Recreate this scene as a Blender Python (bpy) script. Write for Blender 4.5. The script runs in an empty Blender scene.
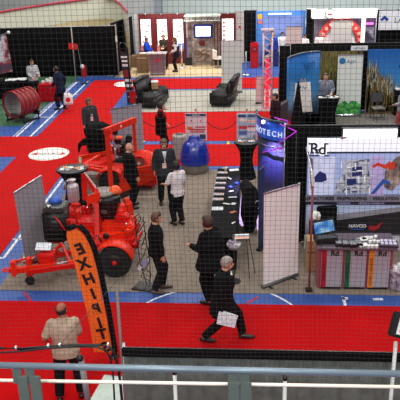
import bpy, bmesh, math, random
from mathutils import Vector, Matrix, Euler
random.seed(7)
R = math.radians
SC = bpy.context.scene
COL = SC.collection
# ------------------------------------------------------------------ camera
F, TH, YAW, ROLL, H = 704.0, .373643, .0822797, -.0269119, 7.078
FW = Vector((-math.sin(YAW)*math.cos(TH), math.cos(YAW)*math.cos(TH), -math.sin(TH)))
RT = Vector((math.cos(YAW), math.sin(YAW), 0)); UP = RT.cross(FW)
R2 = math.cos(ROLL)*RT + math.sin(ROLL)*UP; U2 = -math.sin(ROLL)*RT + math.cos(ROLL)*UP
cd = bpy.data.cameras.new('camera'); cam = bpy.data.objects.new('camera', cd); COL.objects.link(cam)
M = Matrix((R2, U2, -FW)).transposed().to_4x4(); M.translation = (0, 0, H); cam.matrix_world = M
cd.sensor_width = 36; cd.lens = F/400*36; cd.clip_end = 200; SC.camera = cam
def _ray(x, y): return (x-200)/F*R2 - (y-200)/F*U2 + FW
def P(x, y, z=0.0):                    # the place at height z that the photo shows at x, y
    d = _ray(x, y); return Vector((0, 0, H)) + d*((z-H)/d.z)
def PY(x, y, Y):                       # the place on the upright plane at distance Y
    d = _ray(x, y); return Vector((0, 0, H)) + d*(Y/d.y)
# ------------------------------------------------------------------ materials
MATS = {}
def mat(name, col, rough=.6, metal=0, emit=0, var=.12, scale=8, bump=0, coat=0, sheen=0):
    if name in MATS: return MATS[name]
    m = bpy.data.materials.new(name); m.use_nodes = True; nt = m.node_tree; b = nt.nodes['Principled BSDF']
    c = tuple((v/255)**2.2 if max(col) > 1.001 else v for v in col)
    tc = nt.nodes.new('ShaderNodeTexCoord'); no = nt.nodes.new('ShaderNodeTexNoise'); no.inputs['Scale'].default_value = scale
    no.inputs['Detail'].default_value = 4
    nt.links.new(tc.outputs['Object'], no.inputs['Vector'])
    r = nt.nodes.new('ShaderNodeValToRGB'); e = r.color_ramp.elements
    e[0].position = .3; e[1].position = .7
    e[0].color = tuple(v*(1-var) for v in c)+(1,); e[1].color = tuple(min(1, v*(1+var)) for v in c)+(1,)
    nt.links.new(no.outputs['Fac'], r.inputs['Fac']); nt.links.new(r.outputs['Color'], b.inputs['Base Color'])
    b.inputs['Roughness'].default_value = rough; b.inputs['Metallic'].default_value = metal
    if rough > .8: b.inputs['Specular IOR Level'].default_value = .12
    if 'paint' in name: b.inputs['Specular IOR Level'].default_value = .3
    b.inputs['Coat Weight'].default_value = coat; b.inputs['Sheen Weight'].default_value = sheen
    if emit:
        nt.links.new(r.outputs['Color'], b.inputs['Emission Color']); b.inputs['Emission Strength'].default_value = emit
    if bump:
        bp = nt.nodes.new('ShaderNodeBump'); bp.inputs['Strength'].default_value = bump; bp.inputs['Distance'].default_value = .01
        nt.links.new(no.outputs['Fac'], bp.inputs['Height']); nt.links.new(bp.outputs['Normal'], b.inputs['Normal'])
    MATS[name] = m; return m
def ramp_mat(name, stops, scale=(1, 1, 1), noise=3, rough=.5, emit=0, kind='noise', dist=0):
    """printed picture: noise or wave through a colour ramp"""
    if name in MATS: return MATS[name]
    m = bpy.data.materials.new(name); m.use_nodes = True; nt = m.node_tree; b = nt.nodes['Principled BSDF']
    tc = nt.nodes.new('ShaderNodeTexCoord'); mp = nt.nodes.new('ShaderNodeMapping'); mp.inputs['Scale'].default_value = scale
    nt.links.new(tc.outputs['Object'], mp.inputs['Vector'])
    if kind == 'noise':
        no = nt.nodes.new('ShaderNodeTexNoise'); no.inputs['Scale'].default_value = noise; no.inputs['Detail'].default_value = 6; out = no.outputs['Fac']
        nt.links.new(mp.outputs['Vector'], no.inputs['Vector'])
    elif kind == 'grad':
        sp = nt.nodes.new('ShaderNodeSeparateXYZ'); nt.links.new(mp.outputs['Vector'], sp.inputs[0]); out = sp.outputs['Z']
    else:
        no = nt.nodes.new('ShaderNodeTexWave'); no.inputs['Scale'].default_value = noise; no.inputs['Distortion'].default_value = dist; out = no.outputs['Fac']
        nt.links.new(mp.outputs['Vector'], no.inputs['Vector'])
    r = nt.nodes.new('ShaderNodeValToRGB'); el = r.color_ramp.elements
    while len(el) < len(stops): el.new(.5)
    for k, (p, c) in enumerate(stops):
        el[k].position = p; el[k].color = tuple((v/255)**2.2 for v in c)+(1,)
    nt.links.new(out, r.inputs['Fac']); nt.links.new(r.outputs['Color'], b.inputs['Base Color'])
    b.inputs['Roughness'].default_value = rough
    if emit:
        nt.links.new(r.outputs['Color'], b.inputs['Emission Color']); b.inputs['Emission Strength'].default_value = emit
    MATS[name] = m; return m
black = mat('black fabric', (20, 20, 22), .85, var=.3, scale=20)
blackp = mat('black plastic', (22, 22, 24), .4)
chrome = mat('brushed steel', (190, 190, 195), .3, .9)
white = mat('white card', (225, 225, 225), .6, var=.03)
redp = mat('red paint', (204, 22, 8), .42, var=.15, scale=3, coat=.05)
oran = mat('orange red paint', (226, 44, 12), .4, var=.15, scale=3, coat=.05)
greyp = mat('grey panel', (150, 148, 156), .6, var=.05)
rubber = mat('black rubber', (24, 24, 24), .8)
wood = mat('pale wood', (176, 140, 96), .6, scale=5)
skin = mat('skin', (196, 140, 116), .55, var=.05)
dark = mat('dark mark', (30, 22, 22), .6)
papers = ramp_mat('printed paper', [(.35, (240, 240, 240)), (.5, (180, 190, 210)), (.62, (235, 232, 228))], noise=25)
# ------------------------------------------------------------------ mesh kit
class MB:
    def __init__(s): s.b = bmesh.new()
    def box(s, c, d, rot=None, bev=0):
        r = bmesh.ops.create_cube(s.b, size=1); v = r['verts']
        T = Matrix.Translation(c) @ ((Euler(rot).to_matrix().to_4x4()) if rot else Matrix()) @ Matrix.Diagonal((*d, 1))
        bmesh.ops.transform(s.b, matrix=T, verts=v)
        if bev:
            es = list({e for x in v for e in x.link_edges}); bmesh.ops.bevel(s.b, geom=es, offset=bev, segments=2, affect='EDGES', clamp_overlap=True)
        return s
    def loft(s, pts, rad, side=(1, 0, 0), n=10, closed=False):
        pts = [Vector(p) for p in pts]; side = Vector(side); rings = []
        N = len(pts)
        for i, p in enumerate(pts):
            t = (pts[(i+1) % N]-pts[i-1]) if closed else (pts[min(i+1, N-1)]-pts[max(i-1, 0)])
            t.normalize(); a = side - t*side.dot(t)
            if a.length < 1e-3: a = Vector((0, 1, 0)) - t*t.y
            if a.length < 1e-3: a = Vector((0, 0, 1)) - t*t.z
            a.normalize(); c = t.cross(a); r = rad[i] if isinstance(rad, (list, tuple)) else rad
            rx, ry = r if isinstance(r, (list, tuple)) else (r, r)
            rings.append([s.b.verts.new(p + a*rx*math.cos(2*math.pi*k/n) + c*ry*math.sin(2*math.pi*k/n)) for k in range(n)])
        for i in range(N if closed else N-1):
            A, B = rings[i], rings[(i+1) % N]
            for k in range(n): s.b.faces.new((A[k], A[(k+1) % n], B[(k+1) % n], B[k]))
        if not closed:
            s.b.faces.new(rings[0][::-1]); s.b.faces.new(rings[-1])
        return s
    def tube(s, a, b, r, r2=None, n=10): return s.loft([a, b], [r, r if r2 is None else r2], n=n)
    def ball(s, c, r, rot=None, u=14, v=9):
        q = bmesh.ops.create_uvsphere(s.b, u_segments=u, v_segments=v, radius=1)['verts']
        d = (r, r, r) if not isinstance(r, (tuple, list)) else r
        T = Matrix.Translation(c) @ (rot.to_4x4() if rot else Matrix()) @ Matrix.Diagonal((*d, 1))
        bmesh.ops.transform(s.b, matrix=T, verts=q); return s
    def prism(s, poly, y0, y1):            # outline in x,z extruded along y
        A = [s.b.verts.new((x, y0, z)) for x, z in poly]; B = [s.b.verts.new((x, y1, z)) for x, z in poly]
        n = len(poly)
        s.b.faces.new(A); s.b.faces.new(B[::-1])
        for k in range(n): s.b.faces.new((A[k], B[k], B[(k+1) % n], A[(k+1) % n]))
        return s
    def slab(s, poly, z0, z1):             # outline in x,y extruded upward
        A = [s.b.verts.new((x, y, z0)) for x, y in poly]; B = [s.b.verts.new((x, y, z1)) for x, y in poly]
        n = len(poly); s.b.faces.new(A[::-1]); s.b.faces.new(B)
        for k in range(n): s.b.faces.new((A[k], A[(k+1) % n], B[(k+1) % n], B[k]))
        return s
    def lathe(s, prof, c=(0, 0, 0), n=24, ax='z', sq=1):
        c = Vector(c); rings = []
        for r, h in prof:
            ring = []
            for k in range(n):
                a = 2*math.pi*k/n; x, y = r*math.cos(a), r*math.sin(a)*sq
                v = (x, y, h) if ax == 'z' else ((h, x, y) if ax == 'x' else (x, h, y))
                ring.append(s.b.verts.new(c+Vector(v)))
            rings.append(ring)
        for A, B in zip(rings, rings[1:]):
            for k in range(n): s.b.faces.new((A[k], A[(k+1) % n], B[(k+1) % n], B[k]))
        s.b.faces.new(rings[0][::-1]); s.b.faces.new(rings[-1]); return s
    def sheet(s, f, nu, nv):
        g = [[s.b.verts.new(f(i/nu, j/nv)) for j in range(nv+1)] for i in range(nu+1)]
        for i in range(nu):
            for j in range(nv): s.b.faces.new((g[i][j], g[i+1][j], g[i+1][j+1], g[i][j+1]))
        return s
    def build(s, name, m, parent=None, smooth=False, solid=0, label=None):
        bmesh.ops.recalc_face_normals(s.b, faces=s.b.faces)
        me = bpy.data.meshes.new(name); s.b.to_mesh(me); s.b.free(); me.materials.append(m)
        if smooth:
            for p in me.polygons: p.use_smooth = True
        o = bpy.data.objects.new(name, me); COL.objects.link(o)
        if parent: o.parent = parent
        if solid:
            q = o.modifiers.new('thickness', 'SOLIDIFY'); q.thickness = solid
        if label: o['label'] = label
        return o
def tag(o, label, cat, group=None, kind=None):
    o['label'] = label; o['category'] = cat
    if group: o['group'] = group
    if kind: o['kind'] = kind
    return o
def thing(name, label, cat, loc=(0, 0, 0), rz=0, group=None):
    o = bpy.data.objects.new(name, None); COL.objects.link(o); o.empty_display_size = .1
    o.location = loc; o.rotation_euler = (0, 0, rz); return tag(o, label, cat, group)
def struct(o): o['kind'] = 'structure'; return o
def place(o, loc, rz=0): o.location = loc; o.rotation_euler = (0, 0, rz); return o
def dup(root, loc, rz, label=None, group=None):
    r = root.copy(); COL.objects.link(r); r.location = loc; r.rotation_euler = (0, 0, rz)
    if label: r['label'] = label
    if group: r['group'] = group
    for ch in list(root.children):
        c = ch.copy(); COL.objects.link(c); c.parent = r
        for g in ch.children:
            d = g.copy(); COL.objects.link(d); d.parent = c
    return r
def text(s, size, loc, m, parent, name='lettering', rot=(R(90), 0, 0), align='CENTER', sx=1, ext=.002, mirror=False, shear=0, bold=0):
    c = bpy.data.curves.new(name, 'FONT'); c.body = s; c.size = size; c.align_x = align; c.align_y = 'CENTER'; c.extrude = ext; c.shear = shear; c.offset = bold
    t = bpy.data.objects.new('t', c); COL.objects.link(t); bpy.context.view_layer.update()
    me = bpy.data.meshes.new_from_object(t.evaluated_get(bpy.context.evaluated_depsgraph_get()))
    bpy.data.objects.remove(t); me.materials.clear(); me.materials.append(m)
    T = Matrix.Translation(loc) @ Euler(rot).to_matrix().to_4x4() @ Matrix.Diagonal((sx*(-1 if mirror else 1), 1, 1, 1))
    me.transform(T)
    if mirror: me.flip_normals()
    o = bpy.data.objects.new(name, me); COL.objects.link(o); o.parent = parent; return o
DG = bpy.context.evaluated_depsgraph_get
def remesh(mb, name, m, parent, voxel, smooth=2):
    me = bpy.data.meshes.new(name); mb.b.to_mesh(me); mb.b.free()
    t = bpy.data.objects.new('t', me); COL.objects.link(t)
    q = t.modifiers.new('r', 'REMESH'); q.mode = 'VOXEL'; q.voxel_size = voxel; q.use_smooth_shade = True
    if smooth:
        w = t.modifiers.new('s', 'SMOOTH'); w.iterations = smooth; w.factor = .5
    bpy.context.view_layer.update()
    nm = bpy.data.meshes.new_from_object(t.evaluated_get(DG())); bpy.data.objects.remove(t)
    nm.name = name; nm.materials.clear(); nm.materials.append(m)
    o = bpy.data.objects.new(name, nm); COL.objects.link(o); o.parent = parent; return o
# ------------------------------------------------------------------ people
def ik(a, b, l1, l2, pole):
    a, b, pole = Vector(a), Vector(b), Vector(pole); d = b-a; L = min(d.length, (l1+l2)*.998); d.normalize(); b = a+d*L
    x = (l1*l1-l2*l2+L*L)/(2*L); h = math.sqrt(max(0, l1*l1-x*x)); q = pole-d*pole.dot(d); q.normalize()
    return a+d*x+q*h, b
def person(label, loc, face, h=1.75, top=(30, 30, 32), pants=(24, 24, 28), hair=(60, 40, 30), style='short',
           hl=None, hr=None, fl=(-.11, 0), fr=(.11, 0), lean=0, hyaw=0, hpitch=0, sleeves='long', hem=.86,
           vox=.011, shoe=(20, 18, 18), sk=None, shirt=None, badge=False, lens=False, vest=None, fat=1.2, group=None, topname='jacket', sit=False):
    """face: compass of the gaze, 0 = away from the camera, 90 = to the left, 180 = to the camera, -90 = to the right"""
    T = thing('person', label, 'person', loc, R(face), group); T.scale = (h/1.75,)*3
    m_sk = mat('skin %s' % str(sk), sk or (200, 146, 122), .55, var=.05)
    m_top = mat('cloth %s' % str(top), top, .85, var=.18, scale=9, bump=.3); m_pan = mat('cloth %s' % str(pants), pants, .85, var=.18, scale=9, bump=.3)
    m_hair = mat('hair %s' % str(hair), hair, .6, var=.3, scale=60)
    st = (Vector((*fl[:2], 0))-Vector((*fr[:2], 0))).length
    pz = min(.93, math.sqrt(max(.1, .87**2-(st/2)**2))+.07) if not sit else .55
    px, py = (fl[0]+fr[0])/2, (fl[1]+fr[1])/2
    if sit: py = -.3
    pel = Vector((px, py, pz)); LR = Euler((-R(lean), 0, 0)).to_matrix()
    def tp(x, y, z): return pel + LR @ Vector((x, y, z))      # torso point, z above the pelvis
    sh = {-1: tp(-.185, 0, .49), 1: tp(.185, 0, .49)}
    hand = {-1: Vector(hl) if hl else Vector((px-.27, py+.06+lean*.006, pz-.12)), 1: Vector(hr) if hr else Vector((px+.27, py+.06+lean*.006, pz-.12))}
    foot = {-1: Vector((fl[0], fl[1], fl[2] if len(fl) > 2 else 0)), 1: Vector((fr[0], fr[1], fr[2] if len(fr) > 2 else 0))}
    A, L_ = {}, {}
    for s in (-1, 1):
        el, wr = ik(sh[s], hand[s], .29, .26, (s*.5, -1, -.5)); A[s] = (sh[s], el, wr)
        hip = pel+Vector((s*.09, 0, -.03)); an = foot[s]+Vector((0, 0, .085)); kn, an = ik(hip, an, .43, .42, (s*.08, 1, 0)); L_[s] = (hip, kn, an)
    hc = tp(0, .015, .49)+Vector((0, .025+lean*.001, .178)); HR = Euler((-R(hpitch), 0, R(hyaw))).to_matrix()
    def torso(mb, g, z0=-.06, z1=.56):
        prof = [(-.2, .165, .12), (-.06, .168, .122), (.05, .155, .112), (.15, .145, .108), (.28, .163, .12), (.38, .178, .12), (.45, .172, .1), (.49, .12, .08), (.53, .066, .064), (.6, .055, .058)]
        pr = [q for q in prof if z0 <= q[0] <= z1]
        mb.loft([tp(0, 0, z) for z, a, b in pr], [(a*(fat if z < .3 else fat**.4)+g, b*(fat if z < .3 else fat**.7 if z < .46 else 1)+g) for z, a, b in pr], n=16)
        for s in (-1, 1): mb.ball(tp(s*.165, 0, .475), .055+g)
    # body
    mb = MB(); torso(mb, 0, -.06, .7)
    mb.loft([tp(0, 0, .47), hc+Vector((0, -.01, -.02))], [.06, .052])
    mb.ball(hc+HR @ Vector((0, -.008, .015)), (.076, .096, .105), HR); mb.ball(hc+HR @ Vector((0, .03, -.05)), (.055, .06, .062), HR)
    mb.ball(hc+HR @ Vector((0, .098, -.012)), (.013, .022, .024), HR)
    for s in (-1, 1): mb.ball(hc+HR @ Vector((s*.08, -.005, -.005)), (.014, .024, .033), HR)
    mb.ball(hc+HR @ Vector((0, .088, -.058)), (.026, .012, .012), HR)
    for s in (-1, 1):
        S, E_, W = A[s]; mb.loft([S, S.lerp(E_, .5), E_, E_.lerp(W, .35), W], [.054, .047, .041, .041, .027])
        d = (W-E_).normalized(); up = Vector((0, 0, 1)) if abs(d.z) < .8 else Vector((0, 1, 0))
        sd = d.cross(up).normalized(); nn = sd.cross(d).normalized()        # sd across the palm, nn out of the back
        if abs(d.z) >= .8: sd, nn = nn, sd
        pc = W+d*.05
        mb.loft([W-d*.01, W+d*.03, W+d*.085], [(.026, .02), (.038, .017), (.04, .014)], side=sd, n=10)
        for k, (o_, l) in enumerate(((-.031, .068), (-.011, .078), (.01, .072), (.03, .056))):
            b0 = W+d*.078+sd*o_; b1 = b0+d*l*.5-nn*.008; b2 = b0+d*l*.85-nn*.03
            mb.loft([b0-d*.015, b0, b1, b2], [.0095, .0095, .009, .008], n=8)
        t0 = W+d*.02-sd*.03; mb.loft([t0, t0+d*.03-sd*.022-nn*.008, t0+d*.058-sd*.03-nn*.02], [.012, .011, .009], n=8)
        hp, kn, an = L_[s]; mb.loft([hp, hp.lerp(kn, .5), kn, kn.lerp(an, .35), an], [.088, .075, .056, .055, .037])
        mb.loft([an, an+Vector((0, .03, -.05)), an+Vector((0, .12, -.06))], [.035, .035, .025])
    body = remesh(mb, 'body', m_sk, T, vox, 1)
    me = body.data; me.materials.append(dark); me.materials.append(mat('lips', (160, 80, 76), .5)); HI = HR.inverted()
    for p in me.polygons:
        q = HI @ (p.center-hc)
        if q.y > .05:
            if abs(abs(q.x)-.031) < .014 and abs(q.z-.008) < .008 or (abs(abs(q.x)-.033) < .018 and abs(q.z-.03) < .005): p.material_index = 1
            elif abs(q.x) < .024 and abs(q.z+.058) < .007: p.material_index = 2
    # hair
    if style != 'none':
        mb = MB(); mb.ball((0, 0, 0), 1, u=24, v=16); hm = MB()
        def keep(x, y, z):
            if style == 'bald': return -.55 < z < .42 and y < .25
            if style == 'crop': return z > .35 and y < .92 or (y < .2 and z > -.5)
            return (z > .42) or (y < .15 and z > -.75)
        dl = [f for f in mb.b.faces if not keep(*f.calc_center_median())]
        bmesh.ops.delete(mb.b, geom=dl, context='FACES')
        g = {'bald': .003, 'crop': .008}.get(style, .017)
        for v in mb.b.verts: v.co = hc+HR @ (Vector((0, -.008, .015))+Vector((v.co.x*(.078+g), v.co.y*(.098+g), v.co.z*(.107+g))))
        if style == 'long':
            mb.loft([hc+HR @ Vector((0, -.06, .04)), hc+HR @ Vector((0, -.08, -.08)), hc+HR @ Vector((0, -.085, -.24))], [(.085, .045), (.1, .05), (.08, .03)], n=14)
        mb.build('hair', m_hair, T, True, solid=-.006)
    # top
    mb = MB(); torso(mb, .024 if hem < .83 else .016, -.06 if hem >= .83 else -.2, .5); mb.loft([tp(0, .0, .42), tp(0, .0, .485), tp(0, .004, .52), tp(0, .01, .556)], [(.17, .12), (.145, .108), (.1, .092), (.076, .078)], n=14)
    if hem < .83:
        mb.loft([tp(0, 0, .0), tp(0, 0, -.12), pel+Vector((0, 0, hem-.93))], [(.175*fat+.02, .13*fat+.02), (.185*fat+.02, .145*fat+.02), (.195*fat+.02, .16*fat+.02)], n=16)
    else: mb.loft([tp(0, 0, .03), tp(0, 0, -.1)], [(.17*fat+.016, .124*fat+.016)]*2, n=16)
    for s in (-1, 1):
        S, E_, W = A[s]
        if sleeves == 'long': mb.loft([S, S.lerp(E_, .5), E_, E_.lerp(W, .5), E_.lerp(W, .96)], [.074, .072, .067, .062, .05], n=12)
        elif sleeves == 'short': mb.loft([S, S.lerp(E_, .5), S.lerp(E_, .9)], [.062, .064, .066], n=12)
    mb.ball(tp(0, 0, .49), (.08, .075, .045))
    tp_o = remesh(mb, topname, m_top, T, .016, 2)
    if vest:
        mb = MB(); torso(mb, .032, -.2, .4); mb.loft([tp(0, 0, .3), tp(0, -.01, .47)], [(.2, .15), (.13, .115)], n=16)
        remesh(mb, 'vest', mat('cloth %s' % str(vest), vest, .85, var=.15, bump=.3), T, .016, 2)
    mb = MB(); mb.loft([tp(0, 0, .06), tp(0, 0, -.06), pel+Vector((0, 0, -.12))], [(.16*fat+.012, .116*fat+.012), (.18*fat+.01, .132*fat), (.15, .115)], n=16)
    for s in (-1, 1):
        hp, kn, an = L_[s]; mb.loft([hp, hp.lerp(kn, .45), kn, kn.lerp(an, .4), an+(kn-an)*.04], [.118, .104, .088, .084, .074], n=12)
    remesh(mb, 'trousers', m_pan, T, .018, 2)
    for s in (-1, 1):
        f = foot[s]; an = L_[s][2]; b0 = an-Vector((0, 0, .05)); mb = MB()
        mb.loft([b0+Vector((0, -.07, .0)), b0+Vector((0, -.04, .01)), b0+Vector((0, .04, .01)), b0+Vector((s*.01, .12, -.005)), b0+Vector((s*.015, .19, -.012)), b0+Vector((s*.015, .215, -.015))],
                [(.03, .025), (.042, .045), (.046, .045), (.052, .035), (.04, .024), (.018, .012)], n=12)
        mb.build('shoe', mat('shoe %s' % str(shoe), shoe, .45), T, True)
    if shirt:
        mb = MB(); c = [tp(0, .135, .44), tp(0, .15, .3)]
        mb.loft([tp(0, .1, .5), tp(0, .142, .4), tp(0, .148, .24)], [(.05, .02), (.04, .014), (.008, .012)], n=8)
        mb.build('shirt_front', mat('shirt %s' % str(shirt), shirt, .8), T, True)
        mb = MB(); mb.loft([tp(0, .0, .5), tp(0, .0, .545)], [(.075, .08), (.066, .07)], n=14); mb.build('collar', mat('shirt %s' % str(shirt), shirt, .8), T, True)
    if badge:
        mb = MB()
        for s in (-1, 1): mb.tube(tp(s*.07, .09, .49), tp(0, .165, .22), .005, n=6)
        ln = mb.build('lanyard', mat('white strap', (220, 220, 225), .7), T)
        b = MB().box((0, 0, 0), (.1, .008, .13)); o = b.build('badge', mat('badge', (235, 190, 190), .5), T); o.location = tp(0.02, .172, .15)
    T['_'] = 1; del T['_']
    return T, dict(A=A, hc=hc, tp=tp, HR=HR, pel=pel)
def wl(T, v):       # world place of a local point of a figure
    bpy.context.view_layer.update(); return T.matrix_world @ Vector(v)
# ================================================================== SETTING
def fl(name, x0, x1, y0, y1, z, m, thick=.004):
    return struct(MB().box(((x0+x1)/2, (y0+y1)/2, z-thick/2), (x1-x0, y1-y0, thick)).build(name, m))
courtblue = mat('blue sports court', (48, 84, 158), .5, var=.12, scale=1.5)
green = mat('green sports court', (58, 104, 72), .55, var=.1, scale=2)
redc = mat('red carpet', (176, 10, 16), 1, var=.07, scale=1.2)
redf = mat('bright red carpet', (188, 24, 24), 1, var=.06, scale=1)
greyc = mat('grey booth carpet', (134, 122, 111), .95, var=.12, scale=7)
line = mat('white court line', (215, 222, 230), .6)
tan = mat('pale wood laminate', (205, 180, 140), .5, scale=3)
hallw = mat('pale hall wall', (214, 226, 214), .8, var=.05, scale=.6)
fl('floor', -24, 16, 1, 48, 0, courtblue, .1)
fl('floor', -24, -8.9, 25.72, 48, .004, green, .004)
# painted lines of the sports court
for i, (x0, x1, y0, y1) in enumerate([(-8.72, -8.64, 24.2, 34), (-8.82, -8.79, 24.2, 34), (-8.2, -8.12, 24.2, 34), (-8.75, -8.0, 27.0, 27.07), (-8.75, -8.0, 31.0, 31.07),
        (-12, -8.5, 24.0, 24.04), (-8.7, -8.62, 14, 21.9), (-5.8, -5.73, 14.3, 20), (-8.2, -5.75, 14.25, 14.32), (-5.9, -5.42, 15.3, 15.36)]):
    fl('trim_%d' % (i+1), x0, x1, y0, y1, .006, line, .003)
def ring_line(name, c, r, a0, a1, m, w=.05):
    mb = MB(); f = lambda u, v: (c[0]+(r+(v-.5)*w)*math.cos(R(a0+(a1-a0)*u)), c[1]+(r+(v-.5)*w)*math.sin(R(a0+(a1-a0)*u)), .0065)
    struct(mb.sheet(f, 24, 1).build(name, m))
q = P(172, 300); ring_line('trim_20', (q.x+.9, q.y-1.2), 1.75, 60, 160, line)
q = P(262, 298); ring_line('trim_21', (q.x-.9, q.y-1.2), 1.75, 15, 75, line)
redl = mat('red court line', (190, 40, 50), .6)
def strip(name, a, b, w, m, z=.0065):
    a, b = Vector(a[:2]), Vector(b[:2]); d = (b-a).normalized(); n = Vector((-d.y, d.x))*w/2
    return struct(MB().slab([(a+n)[:], (b+n)[:], (b-n)[:], (a-n)[:]], z-.003, z).build(name, m))
strip('trim_22', P(24, 292), P(32, 303), .05, redl); strip('trim_23', P(246, 304), P(258, 297), .05, redl)
strip('trim_24', P(343, 297), P(346, 308), .06, line); strip('trim_25', P(373, 299.5), P(383, 299.5), .09, line); strip('trim_26', P(348, 298.5), P(342, 298.5), .09, line)
strip('trim_27', P(222, 169.5), P(227, 167), .1, mat('yellow tape', (220, 200, 60), .6)); strip('trim_28', P(227, 143), P(230, 143), .3, mat('yellow tape', (220, 200, 60), .6), .009)
def carpet(label, x0, x1, y0, y1, m, z=.012):
    o = MB().box(((x0+x1)/2, (y0+y1)/2, z/2), (x1-x0, y1-y0, z)).build('carpet', m); return tag(o, label, 'carpet')
carpet('red aisle carpet running across the foreground behind the railing', -10, 8, 4, 12.31, redc)
carpet('long red aisle carpet on the left with two white oval stickers', -7.9, -5.9, 12.31, 34.1, redf, .0125)
carpet('red cross aisle carpet reaching the left edge of the photo', -13, -7.9, 21.86, 24.25, redf)
carpet('red carpet between the blue drum and the rope barrier', -5.9, 3, 20.9, 23.22, redf)
carpet('red carpet behind the rope barrier and the two framed posters', -5.9, 3, 23.64, 27.7, redf)
carpet('narrow red aisle carpet between the armchairs and the far counter', -5.9, 7, 31.98, 34.35, redf)
carpet('grey booth carpet under the red machines and the long brochure table', -5.38, 7, 12.76, 20.5, greyc)
carpet('light grey carpet under the two black leather armchairs', -5.15, 1.6, 27.72, 31.72, mat('light grey carpet', (172, 168, 158), .95, var=.08, scale=5))
carpet('grey carpet of the far right booth with the grass mural', 1.65, 8, 23.4, 27.3, mat('mid grey carpet', (120, 118, 112), .95, scale=6))
carpet('pale wood floor of the far red booth behind the counter', -7.0, -.75, 34.75, 38.6, tan)
# hall shell
struct(MB().box((-3, 47.9, 6), (44, .2, 12)).build('wall_back', hallw))
struct(MB().box((-24.1, 24, 6), (.2, 48, 12)).build('wall_left', mat('grey hall wall', (110, 112, 114), .8)))
struct(MB().box((16.1, 24, 6), (.2, 48, 12)).build('wall_right', mat('grey hall wall', (110, 112, 114), .8)))
# seating tier front: a long pale curved wall with a red cap
tierm = mat('cream tier wall', (222, 220, 200), .5, var=.03); pts = []
Z1 = 3.2
def arc_pts(zz):
    out = []
    for x, y in ((-40, 19), (-12, 14.6), (0, 12.7), (30, 7.6), (60, 3.2), (85, .2), (105, -1), (114, .2), (121, 5), (127, 12.5)): out.append(P(x, y, zz))
    return out
top_pts = arc_pts(Z1)
mb = MB(); N = len(top_pts)-1
def tierf(u, v):
    t = u*N; i = min(int(t), N-1); p = top_pts[i].lerp(top_pts[i+1], t-i); return (p.x, p.y+.1*v, 2.12+(Z1-2.12)*v)
struct(mb.sheet(tierf, 36, 2).build('wall_tier', tierm, smooth=True))
struct(MB().loft([p+Vector((0, 0, .03)) for p in top_pts], .06, n=8).build('trim_30', mat('red tier cap', (190, 60, 80), .5)))
beige = mat('beige tier soffit', (214, 196, 150), .6)
mb = MB()
def soff(u, v):
    t = u*N; i = min(int(t), N-1); p = top_pts[i].lerp(top_pts[i+1], t-i); return (p.x, p.y+.02, 2.12-v*1.6)
struct(mb.sheet(soff, 30, 2).build('trim_31', beige))
mb = MB()                                             # stepped seating behind the tier wall
for k in range(5): mb.box((-14, 43.2+k*.9, 2.5+.35*k), (16, .9, 5+.7*k))
struct(mb.build('wall_seating', mat('grey seating steps', (176, 178, 178), .8, scale=1)))
q = PY(37, 1, 42.8)
L0 = thing('floodlight', 'bright white floodlight above the cream curved wall', 'light', (q.x, q.y, q.z-.3))
MB().box((0, .1, .3), (1.5, .16, .42), bev=.03).build('housing', greyp, L0); MB().box((0, 0, .3), (1.4, .04, .34)).build('lens', mat('lit lens', (255, 255, 255), .4, emit=4), L0)
MB().tube((0, .12, .1), (0, .12, -.8), .04).build('bracket', greyp, L0)
# ------------------------------------------------------------------ net, cords, railing
NY = 4.9
mb = MB(); th = .0009; net = mat('net twine', (44, 46, 46), .8)
x0, x1, z0, z1 = -2.3, 1.75, 3.55, 6.9; stp = .0385
def wob(a, b): return .006*math.sin(a*2.3+b*.7)+.004*math.sin(a*5.1+1.3*b)
nx = int((x1-x0)/stp); nz = int((z1-z0)/stp)
for i in range(nx+1):
    x = x0+i*stp; n = 14
    mb.loft([(x+wob(z0+(z1-z0)*k/n, x*3)+.02*(.35-(z0+(z1-z0)*k/n-z0)/(z1-z0))*math.sin(x*2), NY+.01*math.sin(x+k), z0+(z1-z0)*k/n) for k in range(n+1)], th, n=4)
for j in range(nz+1):
    z = z0+j*stp; n = 16
    mb.loft([(x0+(x1-x0)*k/n, NY+.01*math.sin(x0+k), z+wob(x0+(x1-x0)*k/n, z*2)) for k in range(n+1)], th, side=(0, 1, 0), n=4)
tag(mb.build('safety_net', net), 'dark square mesh safety net hanging in front of the whole view', 'net', kind='stuff')
cm = mat('black cord', (18, 18, 20), .6)
def curve_px(pl, Y): return [PY(x, y, Y) for x, y in pl]
o = MB().loft(curve_px([(-12, 348), (0, 348), (20, 349), (45, 347), (70, 345.5), (100, 345), (108, 346), (113, 351), (117, 362), (120, 380), (123, 410)], 4.86), .0125, n=8).build('cord', cm, smooth=True)
tag(o, 'thick black cord along the foot of the net, bending down beside the drape', 'cord')
o = MB().loft(curve_px([(-12, 353), (0, 352.5), (20, 351.5), (45, 348.5), (70, 347), (97, 347.3), (106, 350), (110, 358), (113, 372), (115, 410)], 4.83), .008, n=8).build('cord', cm, smooth=True)
tag(o, 'thinner black cord looping just under the thick one at the left', 'cord')
clm = mat('bright clip', (210, 212, 215), .3, .6)
for x, y, d in ((16, 347.5, 'leftmost bright metal clip on the black cord'), (48.5, 345.5, 'bright metal clip on the cord in front of the man in the beige shirt'), (108, 344.5, 'bright metal clip where the cord bends beside the orange flag'), (60, 344.8, 'small metal clip where the thin stay line ties to the cord')):
    q = PY(x, y, 4.84); t = MB(); t.lathe([(.006, -.01), (.017, -.006), (.017, .006), (.006, .01)], ax='x', n=10)
    tag(place(t.build('cord_clip', clm), q), d, 'clip', 'cord clips')
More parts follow.
